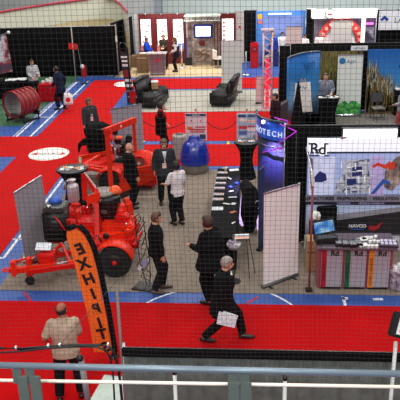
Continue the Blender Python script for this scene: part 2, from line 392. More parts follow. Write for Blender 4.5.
o = MB().tube(PY(59.5, 345, 4.82), PY(121, 276, 4.95), .0022, n=6).build('stay_line', mat('grey line', (80, 74, 72), .7)); tag(o, 'thin grey stay line slanting up to the right across the orange flag', 'rope')
# railing
RL = thing('railing', 'blue grey metal guard railing with paired flat posts across the foreground', 'railing', (0, 3.4, 3.7))
rg = mat('blue grey painted tube', (122, 138, 152), .35, .3, var=.04); rw = mat('pale painted tube', (236, 226, 214), .4, var=.03); rp = mat('dark grey green post', (106, 116, 112), .5, .2, var=.05)
a, b = PY(-30, 364.6, 3.4), PY(430, 374.5, 3.4); off = Vector((0, 3.4, 3.7))
MB().tube(a-off, b-off, .0195, n=16).build('top_rail', rg, RL, True)
a, b = PY(-30, 379.8, 3.46), PY(430, 387.4, 3.46); MB().tube(a-off, b-off, .0105, n=12).build('lower_rail', rw, RL, True)
for xs in ((12, 24.5, 375), (226.5, 238.5, 381)):
    for k in range(2):
        xx = xs[k]; t = PY(xx+6.2, 366+xx*.02, 3.43)-off; mb = MB(); w = .030
        mb.box((t.x, 0.0, t.z-.05), (w*1.9, .014, .1), bev=.003); l = mb.build('lug', rp, RL)
        t = PY(xx+6.0+(5 if xs[0] < 50 else 1)*.8, xs[2], 3.40)-off
        mb = MB(); mb.box((t.x+.003, -.01, t.z-.35), (.066, .014, .7), bev=.003); mb.build('post', rp, RL)
# black pipe and drape below
def drape(name_label, a, b, h, m=black, amp=.04, wl_=.22, z0=.03, pipes=True, topm=None, group=None, bot=None):
    a, b = Vector(a[:2]), Vector(b[:2]); L = (b-a).length; T = thing('pipe_and_drape', name_label, 'curtain', (*a, 0), math.atan2((b-a).y, (b-a).x), group)
    n = max(8, int(L/wl_*6))
    f = lambda u, v: (u*L, amp*math.sin(u*L/wl_*2*math.pi+math.sin(u*L*3))*(1.15-.75*v), z0+(h-z0)*v)
    MB().sheet(f, n, 5).build('drape', m, T, True, solid=.004)
    MB().tube((0, 0, h), (L, 0, h), .022).build('top_pipe', topm or chrome, T)
    if pipes:
        for x in (0, L):
            mb = MB(); mb.tube((x, .05, 0), (x, .05, h+.04), .024); mb.build('upright', chrome, T, True); MB().box((x, .05, .005), (.4, .4, .01)).build('base_plate', chrome, T)
    return T
q = P(121, 347, 2.42); drk = mat('charcoal drape', (98, 104, 100), .85, var=.25, scale=6)
D = drape('charcoal drape on pipes along the bottom of the photo behind the railing', (q.x, 7.15), (4.5, 7.15), 2.34, m=drk, topm=blackp)
MB().box(((4.5-q.x)/2, -.06, 2.33), (4.5-q.x, .03, .12), bev=.01).build('top_band', black, D)
hz = PY(117, 290, 7.2).z; MB().tube((-.03, .05, 0), (-.03, .05, hz), .018).build('tall_upright', mat('grey brown pole', (120, 100, 96), .5), D, True)
a, b = PY(80.5, 357, 5.6), PY(90, 412, 5.6); T = thing('support_stay', 'grey slanted metal stay with a dark knob behind the railing near the beige shirt', 'stay', (b.x, 5.6, 0)); MB().tube(a-Vector((b.x, 5.6, 0)), (0, 0, b.z), .03).build('strut', mat('grey metal stay', (140, 140, 138), .5, .2), T, True); MB().tube((0, 0, b.z+.02), (0, 0, 0), .03).build('foot_tube', mat('grey metal stay', (140, 140, 138), .5, .2), T, True); MB().ball(a-Vector((b.x, 5.62, 0)), .035).build('knob', blackp, T, True)
wp = mat('pale upright', (200, 204, 202), .4)
for x, y, lab in ((174.5, 374, 'short pale upright with black cap behind the railing below the brochure table'), (285, 380, 'short pale upright with black cap behind the railing right of centre')):
    q = PY(x, y, 6.7); T = thing('upright_post', lab, 'post', (q.x, q.y, 0)); h = q.z
    MB().tube((0, 0, 0), (0, 0, h), .022).build('post', wp, T, True); MB().tube((0, 0, h-.0), (0, 0, h+.05), .026).build('cap', blackp, T, True); MB().box((0, 0, .006), (.35, .35, .012)).build('base_plate', wp, T)
# sign frame on a pole at the right edge
q = PY(391, 346, 6.9); T = thing('sign_stand', 'black framed sign on a pale pole cut off by the right edge of the photo', 'sign', (q.x+.05, 6.9, 0)); qz = q.z
MB().tube((0, 0, 0), (0, 0, qz+.05), .022).build('pole', wp, T, True); MB().box((0, 0, .006), (.4, .4, .012)).build('base_plate', wp, T)
fr = MB(); pc = PY(396, 328, 6.9)-Vector((q.x+.05, 6.9, 0))
o = MB().box((0, 0, 0), (.44, .05, .28), bev=.015).build('frame', blackp, T); o.location = (.12, 0, pc.z); o.rotation_euler = (R(-25), R(22), R(8))
MB().box((.03, -.03, .01), (.34, .01, .22)).build('sign_face', white, o); MB().box((-.04, -.037, -.03), (.14, .008, .08)).build('red_mark', redp, o)
# pale table under the drape corner
q = P(104, 392, .75); T = thing('folding_table', 'pale green table top seen under the black cord at bottom left', 'table', (q.x+.12, q.y-.35, 0), R(-8))
MB().box((0, 0, .735), (.62, 1.5, .03), bev=.01).build('table_top', mat('pale green laminate', (170, 186, 176), .4), T)
for sx in (-.26, .26):
    for sy in (-.65, .65): MB().tube((sx, sy, 0), (sx, sy, .72), .018).build('leg', chrome, T)
# drapes of the hall
drape('tall black drape wall along the far left side of the hall', (-16, 34.6), (-6.9, 35.2), 2.5, amp=.05)
drape('black drape beside the far red booth at its left end', (-7.15, 35.25), (-6.55, 38.2), 2.6)
for x, y0, y1, n_ in ((76, 82, 27, 'left pale upright pole in front of the far black drape'), (119, 77, 24, 'middle pale upright pole in front of the far black drape'), (131, 70, 15, 'right pale upright pole near the end of the far black drape')):
    q = P(x, y0); tt = PY(x-6, y1, q.y); T = thing('upright_pole', n_, 'pole', (q.x, q.y, 0)); MB().tube((0, 0, 0), (0, 0, tt.z), .03).build('pole', mat('pale pole', (150, 140, 130), .5), T, True)
    MB().lathe([(.18, 0), (.18, .015), (.04, .03)]).build('base_plate', chrome, T, True)
    if x == 119: MB().box((0, -.04, 1.9), (.09, .02, .3)).build('tag_card', white, T)
# ================================================================== MIDDLE AND FAR BOOTHS
# oval floor stickers
def sticker(c, lab, sx, sy):
    T = thing('floor_sticker', lab, 'sticker', (c.x, c.y, .016)); mb = MB(); mb.lathe([(1, -.003), (1, .001)], n=40)
    o = mb.build('disc', mat('white sticker', (235, 232, 228), .5, var=.02), T); o.scale = (sx, sy, 1)
    text('NAVAC', .42*sx, (0, -.01, .0015), dark, T, rot=(0, 0, R(2)), sx=.75)
    for s in (-1, 1): MB().slab([(s*.9*sx, -.05), (s*.62*sx, .16*sy+.05), (s*.55*sx, -.22*sy)], 0, .003).build('red_wedge', redp, T)
sticker(P(49, 154.2), 'white oval floor sticker with dark lettering on the nearer part of the red aisle', .67, .72)
sticker(P(124.5, 84.3), 'white oval floor sticker at the far end of the red aisle', .5, .62)
# black leather armchairs
leather = mat('black leather', (15, 15, 17), .45, var=.2, scale=12, bump=.2)
def sofa(lab, loc, rz, W=1.55):
    T = thing('leather_armchair', lab, 'armchair', loc, rz, 'black leather armchairs')
    MB().box((0, 0, .26), (.9, W, .36), bev=.05).build('base', leather, T, True)
    MB().box((.08, 0, .47), (.66, W-.5, .16), bev=.06).build('seat_cushion', leather, T, True)
    f = MB(); f.box((-.36, 0, .72), (.26, W-.08, .72), rot=(0, R(-12), 0), bev=.1); f.build('backrest', leather, T, True)
    f = MB(); f.loft([(-.48, -W/2+.1, 1.04), (-.5, 0, 1.1), (-.48, W/2-.1, 1.04)], [.1, .12, .1]); f.build('head_roll', leather, T, True)
    for s in (-1, 1): MB().box((.02, s*(W/2-.13), .42), (.88, .26, .5), bev=.1).build('armrest', leather, T, True)
    for sx in (-.36, .36):
        for sy in (-1, 1): MB().tube((sx, sy*(W/2-.12), 0), (sx, sy*(W/2-.12), .09), .03).build('foot', blackp, T)
    return T
q = P(150, 109); sofa('black leather armchair on the left with a tan box on its seat', (q.x+.02, q.y+.75, .012), R(-14), 1.6)
sofa('black leather armchair on the right facing the other one, empty seat', (P(221, 107).x+.1, P(221, 107).y+.7, .012), R(171), 1.7)
bx = P(155, 89, .55); T = thing('tan_box', 'small tan cardboard box with white lid on the left armchair seat', 'box', (bx.x, bx.y, .575), R(10)); MB().box((0, 0, .14), (.3, .34, .28), bev=.01).build('carton', mat('tan card', (170, 136, 96), .7), T); MB().box((0, 0, .3), (.3, .34, .04)).build('lid', white, T)
def panel_rear(lab, a, b, h, m=greyp, foot=True, cat='banner'):
    """retractable banner seen from behind"""
    a, b = Vector(a[:2]), Vector(b[:2]); c = (a+b)/2; L = (b-a).length; T = thing('retractable_banner', lab, cat, (*c, .012), math.atan2((b-a).y, (b-a).x))
    MB().box((0, .02, .035), (L+.04, .1, .06), bev=.01).build('base_case', mat('dark steel case', (90, 90, 94), .5, .4), T, True)
    MB().box((0, 0, h/2+.04), (L, .006, h-.08)).build('banner_sheet', m, T); MB().box((0, 0, h), (L+.02, .03, .035), bev=.005).build('top_bar', chrome, T)
    MB().tube((0, .06, .06), (0, .03, h), .012).build('support_pole', mat('mid grey pole', (110, 100, 104), .5), T)  # support pole in a plain darker grey
    if foot:
        for s in (-1, 1): MB().box((s*L*.35, .0, .008), (.05, .24, .016)).build('foot', blackp, T)
    return T
panel_rear('white grey back of a tall banner standing behind the right armchair', (P(222, 92.5).x, P(232, 93).y), (P(242, 93).x, P(232, 93).y), 2.3, mat('white banner back', (206, 206, 204), .7, var=.02))
A_, B_ = P(111, 109, 2.08), P(141.5, 104, 2.08); panel_rear('grey back of a banner standing between the red aisle and the farther machine', A_, B_, 2.06, mat('grey banner back', (150, 146, 156), .7, var=.04))
A_ = P(26, 264); B_ = A_+(P(42, 186, 1.78)-P(13, 202, 1.78)); T = panel_rear('grey banner back at far left beside the tow bar of the nearer machine', A_, B_, 1.78, mat('grey banner back', (150, 146, 156), .7, var=.04), foot=False); T.rotation_euler.y = R(-3.5)
A_, B_ = P(264, 193.5, 2.12), P(300, 183.5, 2.12); panel_rear('pinkish white back of a tall banner standing left of the three panel counter', A_, B_, 2.1, mat('pinkish banner back', (244, 238, 238), .7, var=.03))
# feather banners
def feather(lab, pts_px, Y, m, edge, base, pole_px, rz=0, letters=None):
    T = thing('feather_flag', lab, 'flag', (base.x, Y, 0)); off = Vector((base.x, Y, 0))
    po = [PY(x, y, Y)-off for x, y in pts_px]; MB().prism([(p.x, p.z) for p in po], -.006, .006).build('flag_cloth', m, T)
    pp = [PY(x, y, Y)-off for x, y in pole_px]; pp = [Vector((p.x, .0, p.z)) for p in pp]+[Vector((0, 0, 0.02))]
    MB().loft(pp, edge[0], n=8).build('pole_sleeve', edge[1], T, True)
    MB().lathe([(.09, 0), (.09, .02), (.04, .05)]).build('base_plate', blackp, T, True)
    return T, off
om = mat('orange flag cloth', (250, 112, 34), .8, var=.05, scale=3)
T, off = feather('tall orange feather flag with black edge and vertical black letters', [(67, 231.5), (71, 228.6), (76, 229), (82, 233), (88, 241), (93, 253), (97, 270), (101, 290), (106, 315), (111, 340), (112.5, 352), (94, 352), (91, 332), (86, 308), (79, 281), (71, 251), (66.5, 236)], 10.4, om, (.05, black), PY(115, 366, 10.4), [(68, 228.5), (74, 226), (80, 226), (87, 233), (94, 247), (99.5, 266), (104, 288), (110, 318), (115, 350)])
for ch, x, y, a in (('E', 80.5, 249, 22), ('X', 84, 264, 20), ('H', 89, 279, 18), ('I', 93.5, 294, 16), ('B', 96.5, 309, 14), ('I', 100, 323, 13), ('T', 102.5, 334, 12), ('S', 106, 347, 12)):
    q = PY(x, y, 10.4)-off; text(ch, .27, (q.x, -.012, q.z), dark, T, name='letter', rot=(R(90), R(-a), 0), mirror=True, ext=.004, bold=.012)
bk = mat('black printed banner', (34, 34, 42), .7)
T, off = feather('leaning black feather banner with red band beside the far end of the aisle', [(119.5, 50), (128, 54), (129.5, 66), (131, 78), (134.5, 94), (136, 104), (127.5, 104), (126, 90), (123, 74), (120.5, 60)], 29.2, bk, (.035, blackp), P(131, 104), [(121, 51), (119, 46), (121, 42.5), (125, 43), (127.5, 49)])
for (y0, y1, xx, m_) in ((70, 77, 126.8, mat('dark red print', (130, 26, 40), .6)), (56, 58, 124, white), (60, 62, 125, white), (64, 66.5, 125.5, white), (79, 82, 128, white), (84, 87, 129.5, white), (90, 91.5, 130, mat('grey print', (120, 130, 160), .6)), (96, 97.5, 131, mat('grey print', (120, 130, 160), .6))):
    a, b = PY(xx-3.2, y0, 29.2)-off, PY(xx+3.2, y1, 29.2)-off; MB().box(((a.x+b.x)/2, -.012, (a.z+b.z)/2), (abs(a.x-b.x), .01, abs(a.z-b.z)-.01)).build('print_line', m_, T)
MB().box((.1, -.03, .3), (.28, .03, .5)).build('red_tail', redp, T)
# small red flag on thin stand with a bag of papers
q = P(86.5, 82); T = thing('flag_stand', 'thin stand with a small red flag and a red box by the black drape', 'flag', (q.x, q.y-.4, 0))
MB().tube((0, 0, 0), (-.2, 0, 1.85), .012).build('pole', chrome, T); o = MB().box((-.42, 0, 1.8), (.42, .012, .28), rot=(0, R(8), 0)).build('flag_cloth', mat('signal red', (215, 30, 30), .6), T)
text('1', .2, (-.42, -.015, 1.8), white, T, ext=.003); MB().box((.02, -.05, .62), (.24, .14, .6), bev=.03).build('red_box', mat('dark red box', (150, 20, 30), .5), T); MB().ball((-.02, -.12, .86), (.1, .05, .1)).build('white_knob', white, T, True)
MB().lathe([(.2, 0), (.2, .02), (.03, .04)]).build('base_plate', blackp, T)
# ---------------------------------------------------------------- left booth
q0 = P(16, 121); T = thing('roller_drum', 'open red ribbed steel drum on a black frame on green floor', 'drum', (P(20, 123).x, P(20, 123).y+.45, 0), R(-27)); T.scale = (.9, .9, .9)
rim = mat('dark red ribs', (142, 14, 28), .4, .1)
def cyl_x(r0, r1, y0, y1, c, n=32):    # hollow ring along y
    mb = MB(); mb.lathe([(r0, y0), (r1, y0), (r1, y1), (r0, y1), (r0, y0)], c, n, ax='y'); return mb
MB().lathe([(.50, -.5), (.50, .5)], (0, 0, .78), 32, 'y')
mb = MB(); f = lambda u, v: (.52*math.cos(2*math.pi*u), -.5+1.0*v, .8+.52*math.sin(2*math.pi*u)); mb.sheet(f, 32, 4).build('shell', mat('grey liner', (120, 118, 116), .5), T, True, solid=.02)
mb = MB(); f = lambda u, v: (.545*math.cos(2*math.pi*u), -.5+1.0*v, .8+.545*math.sin(2*math.pi*u)); mb.sheet(f, 32, 2).build('outer_sheet', mat('pale rib gap', (150, 84, 80), .4), T, True)
for k in range(5):
    mb = MB(); f = lambda u, v, y=-.5+k*.25: ((.57+.035*math.cos(2*math.pi*v))*math.cos(2*math.pi*u), y+.085*math.sin(2*math.pi*v), .8+(.57+.035*math.cos(2*math.pi*v))*math.sin(2*math.pi*u)); mb.sheet(f, 32, 8).build('rib', rim, T, True)
mb = MB()
for y in (-.45, .45):
    mb.box((0, y, .3), (1.1, .09, .16)); 
    for x in (-.5, .5): mb.tube((x, y, 0), (x*.95, y, .34), .03)
for x in (-.5, .5): mb.box((x, 0, .06), (.07, 1.0, .07))
mb.build('frame', blackp, T)
q = P(49.5, 102); T = thing('covered_table', 'small table under a dark red cloth beside the man in the navy jacket', 'table', (q.x, q.y+.35, 0))
f = MB(); f.box((0, 0, .38), (.95, .7, .74), bev=.03); f.build('cloth', mat('dark red cloth', (178, 18, 34), .85), T); MB().box((0, 0, .74), (.9, .66, .03)).build('table_top', mat('dark red cloth', (178, 18, 34), .85), T)
for k, (dx, dy, hh) in enumerate(((-.3, 0, .1), (-.15, .12, .16), (.02, -.05, .13), (.18, .1, .22), (.3, -.1, .18), (-.02, .2, .2))):
    o = MB().box((0, 0, hh/2), (.14, .11, hh), bev=.01).build('product_pack', white); place(o, (q.x+dx, q.y+.35+dy, .765), k); tag(o, 'small white pack standing on the dark red cloth', 'pack', 'white packs on the red table')
q = P(14, 80, .8); T = thing('covered_table', 'long table under a black cloth with white leaflets behind the red drum', 'table', (q.x-.4, q.y+.1, 0), R(4)); MB().box((0, 0, .39), (2.3, .75, .78), bev=.04).build('cloth', black, T)
for k in range(9):
    o = MB().box((0, 0, .012), (.22, .3, .024)).build('leaflet', white); place(o, (q.x-.25+k*.09+random.uniform(-.04, .04), q.y-.1+random.uniform(0, .35), .795+.002*k), random.uniform(-.6, .6)); tag(o, 'white leaflet lying on the black covered table at far left', 'leaflet', 'leaflets on the black table')
# colourful photo backdrop at the left edge
a = PY(-12, 40, 29.2); T = thing('display_backdrop', 'colourful photo backdrop panel at the left edge with pole arm', 'display', (a.x, 29.2, 0), R(0))
pic = ramp_mat('collage print', [(.36, (40, 70, 150)), (.43, (226, 222, 226)), (.5, (200, 190, 196)), (.55, (160, 60, 60)), (.6, (90, 70, 90))], noise=1.6, rough=.4)
po = [PY(x, y, 29.2)-Vector((a.x, 29.2, 0)) for x, y in ((-14, 38), (6, 35.5), (12.5, 71), (-14, 78))]
MB().prism([(p.x, p.z) for p in po], -.02, .02).build('print', pic, T)
po2 = [PY(x, y, 29.2)-Vector((a.x, 29.2, 0)) for x, y in ((-6, 38), (8.5, 32.5))]
MB().tube(po2[0], po2[1], .03).build('top_arm', chrome, T); MB().ball(po2[1], .07).build('arm_knob', white, T, True)
p = PY(3, 73, 29.2)-Vector((a.x, 29.2, 0)); MB().tube((p.x, .05, 0), (p.x, .05, 2.2), .03).build('stand_pole', blackp, T); MB().box((p.x, .05, .01), (.5, .5, .02)).build('base_plate', blackp, T)
# ---------------------------------------------------------------- rope barrier with posters
def poster(lab, x, w, hgt_, cols, y=141.5, kind=0):
    q = P(x, y); T = thing('poster_stand', lab, 'poster', (q.x, q.y, .012))
    MB().box((0, 0, .52), (w, .03, .96), bev=.004).build('board', mat('pale blue white board', (214, 218, 226), .5, var=.02), T)
    for kk, r in enumerate(cols):
        MB().box((r[0]*w, -.016-.0015*kk, .04+r[1]*.96), (r[2]*w, .006, r[3]*.96)).build('print_block', mat('print %s' % str(r[4]), r[4], .5), T)
    MB().tube((0, .03, 0), (0, .03, 1.1), .02).build('post', chrome, T); MB().ball((0, .03, 1.12), .045).build('finial', wood, T, True); MB().lathe([(.16, 0), (.16, .015), (.02, .03)], (0, .03, 0)).build('base_plate', chrome, T)
    return T
T = poster('framed poster with dark blue heading standing left on the rope barrier', 196.5, .74, 1, [(0, .94, .96, .1, (60, 88, 120)), (-.22, .72, .06, .07, (200, 50, 60)), (.22, .72, .06, .07, (200, 50, 60)), (-.28, .46, .25, .1, (220, 120, 40)), (.2, .5, .5, .04, (200, 40, 50)), (.05, .4, .8, .05, (190, 40, 50)), (.05, .32, .7, .04, (190, 60, 60)), (.3, .13, .28, .18, (50, 70, 110)), (-.25, .1, .35, .15, (170, 180, 205))])
text('SHOW', .09, (0, -.04, .94), white, T)
T = poster('framed poster of small photos standing right on the rope barrier', 247, .7, 1, [(0, .5, .96, .96, (150, 190, 215)), (-.25, .9, .38, .1, (50, 80, 120)), (.22, .9, .38, .1, (60, 110, 150)), (-.2, .74, .4, .14, (224, 220, 220)), (.25, .7, .38, .1, (230, 200, 190)), (-.2, .48, .4, .12, (190, 60, 70)), (.22, .52, .36, .05, (200, 50, 60)), (.22, .4, .4, .12, (226, 222, 224)), (-.2, .28, .4, .14, (80, 110, 170)), (-.2, .1, .4, .1, (224, 222, 224)), (.24, .2, .36, .14, (190, 200, 210))])
rope = mat('dark red rope', (96, 22, 24), .8)
def ropeo(lab, a, b, sag):
    a, b = Vector(a), Vector(b); pts_ = [a.lerp(b, k/12)-Vector((0, 0, sag*4*(k/12)*(1-k/12))) for k in range(13)]
    tag(MB().loft(pts_, .016, n=8).build('barrier_rope', rope, None, True), lab, 'rope')
pl, pm, pr = P(136, 141), P(196.5, 141.5), P(247, 141.5)
q = P(141, 142); T = thing('barrier_post', 'steel rope barrier post hidden by the grey banner and the farther machine', 'post', (q.x, q.y, .012)); MB().tube((0, 0, 0), (0, 0, .95), .025).build('post', chrome, T); MB().lathe([(.16, 0), (.16, .015), (.02, .03)]).build('base_plate', chrome, T)
ropeo('dark rope sagging left of the dark blue headed poster', (q.x, q.y, .85), (pm.x-.37, pm.y, .72), .3)
ropeo('dark rope sagging between the two framed posters', (pm.x+.37, pm.y, .72), (pr.x-.35, pr.y, .72), .28)
# blue drum tank
q = P(195, 172); T = thing('covered_tank', 'round tank with a shiny blue cover on a grey base', 'tank', (q.x, q.y+.1, .012)); bl = mat('blue plastic cover', (12, 44, 150), .3, coat=.4, bump=.3)
MB().lathe([(.40, 0), (.42, .02), (.42, .3), (.40, .32)], n=32).build('base', mat('grey tank base', (118, 112, 104), .6), T, True)
mb = MB(); f = lambda u, v: (lambda a, r, h: (r*math.cos(a), r*math.sin(a), h))(2*math.pi*u, ([.45, .455, .42, .37, .33, .28, .19, .17, .14][int(v*8+.5)])*(1+.025*math.sin(9*2*math.pi*u)*(1-v)), [.28, .42, .6, .78, .86, .93, .97, 1.06, 1.1][int(v*8+.5)])
mb.sheet(f, 54, 8).build('cover', bl, T, True); MB().lathe([(.01, 1.12), (.15, 1.1), (.14, 1.06)], n=24).build('cap', bl, T, True)
q = P(180, 160); T = thing('bin', 'pale grey ribbed cylinder bin behind the man in the grey jacket and badge', 'bin', (q.x, q.y, .012)); 
mb = MB(); prof = [(.2, 0)]+[(.22+(.012 if k % 2 else 0), .05+k*.05) for k in range(16)]; mb.lathe(prof+[(.2, .84), (.13, .85)], n=24); mb.build('barrel', mat('pale grey bin', (160, 152, 146), .5), T, True); MB().lathe([(.02, .835), (.15, .852)], n=20).build('mouth', blackp, T)
# ---------------------------------------------------------------- far red booth
dr = mat('deep red wall', (96, 6, 20), .5, var=.05); lit = mat('lit white display', (255, 250, 246), .5, emit=1.4, var=.02)
T = thing('booth_wall', 'deep red booth back wall with three lit white display panels', 'display', (0, 38.3, .0)); o_ = Vector((0, 38.3, 0))
def rect(x0_, y0_, x1_, y1_, Y=38.3, o=o_): a, b = PY(x0_, y0_, Y)-o, PY(x1_, y1_, Y)-o; return ((a.x+b.x)/2, (a.z+b.z)/2, abs(b.x-a.x), abs(a.z-b.z))
cx, cz, w, h = rect(138, 17, 187, 66); MB().box((cx, .1, 1.33), (w, .15, 2.66)).build('panel', dr, T)
for i, (xa, xb) in enumerate(((140.5, 151.5), (157, 167.5), (173, 183.5))):
    cx, cz, w, h = rect(xa, 19.5, xb, 45); f = MB().box((cx, 0, cz), (w, .05, h)).build('lit_panel', lit, T)
    MB().lathe([(.02, 0), (.07, .02), (.05, .12)], (cx, -.1, 2.62), 12).build('spot_lamp', chrome, T, True)
    cx2, cz2, w2, h2 = rect(xa, 45, xb, 51); MB().box((cx2, -.04, cz2), (w2, .06, h2)).build('shelf_box', mat('rosy box', (196, 120, 120), .5), T)
    for k in range(4): MB().box((cx-.15+.1*k, -.05, cz-.5+k*.28), (.12, .02, .1)).build('product_print', mat('pinkish print', (214, 120, 110), .5), T)
cx, cz, w, h = rect(177, 43, 184, 49); MB().box((cx, -.06, cz), (w, .05, h)).build('blue_print', mat('pale blue print', (110, 130, 190), .5, emit=.2), T)
T = thing('booth_wall', 'grey stone look booth wall behind the wall mounted screen', 'display', (0, 38.3, 0)); cx, cz, w, h = rect(187, 20, 220, 66)
MB().box((cx, .12, 1.28), (w, .12, 2.56)).build('panel', ramp_mat('mottled display', [(.3, (96, 70, 62)), (.5, (170, 150, 138)), (.7, (200, 190, 180))], noise=3), T)
cx, cz, w, h = rect(185, 12.5, 221, 20.5); mb = MB(); mb.box((cx, -.3, cz+.1), (w, .9, .05)); 
for k in range(12): mb.tube((cx-w/2+w*k/12, -.74, cz-.12), (cx-w/2+w*(k+1)/12, -.74, cz+.12), .015)
mb.tube((cx-w/2, -.74, cz-.13), (cx+w/2, -.74, cz-.13), .02); mb.tube((cx-w/2, -.74, cz+.13), (cx+w/2, -.74, cz+.13), .02); mb.build('truss_canopy', mat('pale green white truss', (196, 206, 198), .4), T)
for x in (188, 190.5, 214, 217): cx, cz, w, h = rect(x, 22, x+1.4, 62); MB().box((cx, -.02, cz), (w, .1, h)).build('mullion', mat('dark red brown post', (96, 50, 48), .5), T)
TV = thing('screen', 'bright white screen in a dark blue frame on the far booth wall', 'screen', (0, 38.0, 0)); cx, cz, w, h = rect(193.5, 24.5, 212.5, 38, 38.0); MB().box((cx, .05, cz), (w, .1, h), bev=.02).build('bezel', mat('dark blue bezel', (24, 40, 130), .4), TV)
cx, cz, w, h = rect(195.5, 26.5, 210.5, 36, 38.0); MB().box((cx, -.015, cz), (w, .03, h)).build('display_face', mat('lit blue white', (225, 238, 255), .5, emit=2.5, var=.02), TV); MB().box((cx, .2, cz), (.3, .2, .3)).build('wall_bracket', blackp, TV)
# engine models and frame stand under the screen
q = P(203, 65); T = thing('product_rack', 'grey tubular rack with machinery under the far screen', 'rack', (q.x, q.y-.2, .012)); mb = MB()
for x in (-.5, .5):
    for y in (-.25, .25): mb.box((x, y, .5), (.06, .06, 1.0))
for z in (.15, 1.0):
    for y in (-.25, .25): mb.box((0, y, z), (1.06, .06, .06))
    for x in (-.5, .5): mb.box((x, 0, z), (.06, .5, .06))
mb.build('frame', mat('grey tube', (136, 132, 128), .4, .4), T)
mb = MB(); random.seed(3)
for k in range(9): mb.tube((random.uniform(-.4, .4), 0, random.uniform(.2, .9)), (random.uniform(-.4, .4), 0, random.uniform(.2, .9)), random.uniform(.03, .08))
mb.build('machinery', mat('brown grey metal', (120, 92, 80), .4, .3), T); MB().box((0, 0, 1.2), (.3, .3, .34), bev=.05).build('machine_head', mat('dark maroon', (90, 26, 36), .5), T)
for xx, lab in ((193, 'black box on the floor left of the far tubular rack'), (213, 'black box on the floor right of the far tubular rack')):
    q = P(xx, 65.5); o = MB().box((0, 0, .2), (.42, .3, .4), bev=.03).build('black_box', blackp); place(o, (q.x+(-.22 if xx < 200 else .3), q.y+.1, .012)); tag(o, lab, 'box')
T = thing('booth_wall', 'single deep red frame with lit white panel right of the far screen', 'display', (0, 38.2, 0)); cx, cz, w, h = rect(219.5, 17, 236, 60, 38.2, Vector((0, 38.2, 0))); MB().box((cx, .1, 1.32), (w, .12, 2.64)).build('panel', dr, T)
cx, cz, w, h = rect(222, 19, 233.5, 42, 38.2, Vector((0, 38.2, 0))); MB().box((cx, .02, cz), (w, .05, h)).build('lit_panel', lit, T)
for k in range(5): MB().box((cx-.2, -.02, cz-.45+k*.22), (.14, .02, .1)).build('product_print', mat('orange print', (226, 130, 90), .5), T)
MB().lathe([(.02, 0), (.07, .02), (.05, .12)], (cx, -.1, 2.62), 12).build('spot_lamp', chrome, T, True)
T = thing('booth_wall', 'plain pale grey booth wall with small red mark at the right end', 'display', (0, 38.25, 0)); cx, cz, w, h = rect(235.5, 14, 244, 60, 38.25, Vector((0, 38.25, 0))); MB().box((cx, .1, 1.38), (w, .1, 2.76)).build('panel', mat('pale grey wall', (176, 172, 170), .6), T)
cx, cz, w, h = rect(238.5, 25.5, 241, 28.5, 38.25, Vector((0, 38.25, 0))); MB().lathe([(.07, -.0), (.07, .02)], (cx, .03, cz), 16, 'y').build('red_mark', redp, T)
T = thing('booth_wall', 'pale grey side wall at the left end of the far red booth', 'display', (0, 38.1, 0)); cx, cz, w, h = rect(133.5, 15, 138.5, 60, 38.1, Vector((0, 38.1, 0))); MB().box((cx, .1, 1.36), (w, .1, 2.72)).build('panel', mat('pale grey wall', (176, 172, 170), .6), T)
# counter, crates, chair, kiosk
q = P(157.5, 75.5); T = thing('reception_counter', 'grey pink upright counter with a red round logo in the far booth', 'counter', (q.x, q.y+.2, .012)); pk = mat('grey pink laminate', (122, 98, 106), .5, var=.05)
MB().prism([(-.36, 0), (.36, 0), (.42, 1.05), (-.42, 1.05)], -.18, .25).build('body', pk, T); MB().box((0, 0, 1.08), (.98, .56, .05), bev=.01).build('counter_top', mat('pale counter top', (200, 190, 192), .4), T); MB().lathe([(.11, 0), (.11, .02)], (0, -.2, .75), 20, 'y').build('round_logo', mat('logo red', (190, 40, 56), .5), T); MB().box((0, -.19, .1), (.66, .02, .04)).build('kick_strip', greyp, T)
for x0_, x1_, yb, hh, lab in ((137.5, 148, 73.5, .95, 'brown cardboard crate left of the grey pink counter'),):
    q = P((x0_+x1_)/2, yb); T = thing('crate', lab, 'crate', (q.x, q.y+.4, .012)); MB().box((0, 0, hh/2), (.6, .6, hh), bev=.01).build('carton', mat('brown carton', (128, 100, 74), .7), T); MB().box((0, -.31, hh*.8), (.5, .01, .04)).build('tape', mat('pale tape', (190, 180, 150), .4), T); MB().box((.05, 0, hh+.01), (.4, .3, .02)).build('paper_sheet', white, T)
q = P(143, 67); o = MB().box((0, 0, .3), (.5, .5, .6), bev=.01).build('crate', mat('brown carton', (128, 100, 74), .7)); place(o, (q.x-.35, q.y+.1, .012)); tag(o, 'second brown crate against the wall behind the first one', 'crate')
q = P(218, 68); T = thing('chair', 'white moulded chair left of the white banner back', 'chair', (q.x, q.y+.1, .012), R(20)); wc = mat('white plastic', (232, 222, 214), .4)
MB().lathe([(.1, .42), (.3, .46), (.32, .52), (.3, .56), (.1, .5)], n=20).build('seat', wc, T, True); f = lambda u, v: (-.3*math.cos((u-.5)*2.2), .3*math.sin((u-.5)*2.2), .5+.48*v-.1*abs(u-.5)); MB().sheet(f, 12, 5).build('backrest', wc, T, True, solid=.03)
MB().tube((0, 0, .03), (0, 0, .44), .03).build('stem', chrome, T); MB().lathe([(.22, 0), (.22, .02), (.04, .04)]).build('base_plate', chrome, T)
q = P(254.5, 68); T = thing('kiosk_box', 'tall red metal cabinet beside the far blue booth', 'cabinet', (q.x, q.y+.2, .0)); MB().box((0, 0, .62), (.44, .4, 1.24), bev=.02).build('body', mat('cabinet red', (196, 20, 28), .4), T); MB().box((0, -.21, .95), (.3, .02, .3), bev=.005).build('door', mat('cabinet dark red', (150, 16, 26), .4), T); MB().box((0, -.225, .98), (.1, .02, .06)).build('handle', chrome, T); MB().box((0, 0, 1.27), (.3, .26, .05), bev=.01).build('top_cap', mat('cabinet dark red', (150, 16, 26), .4), T)
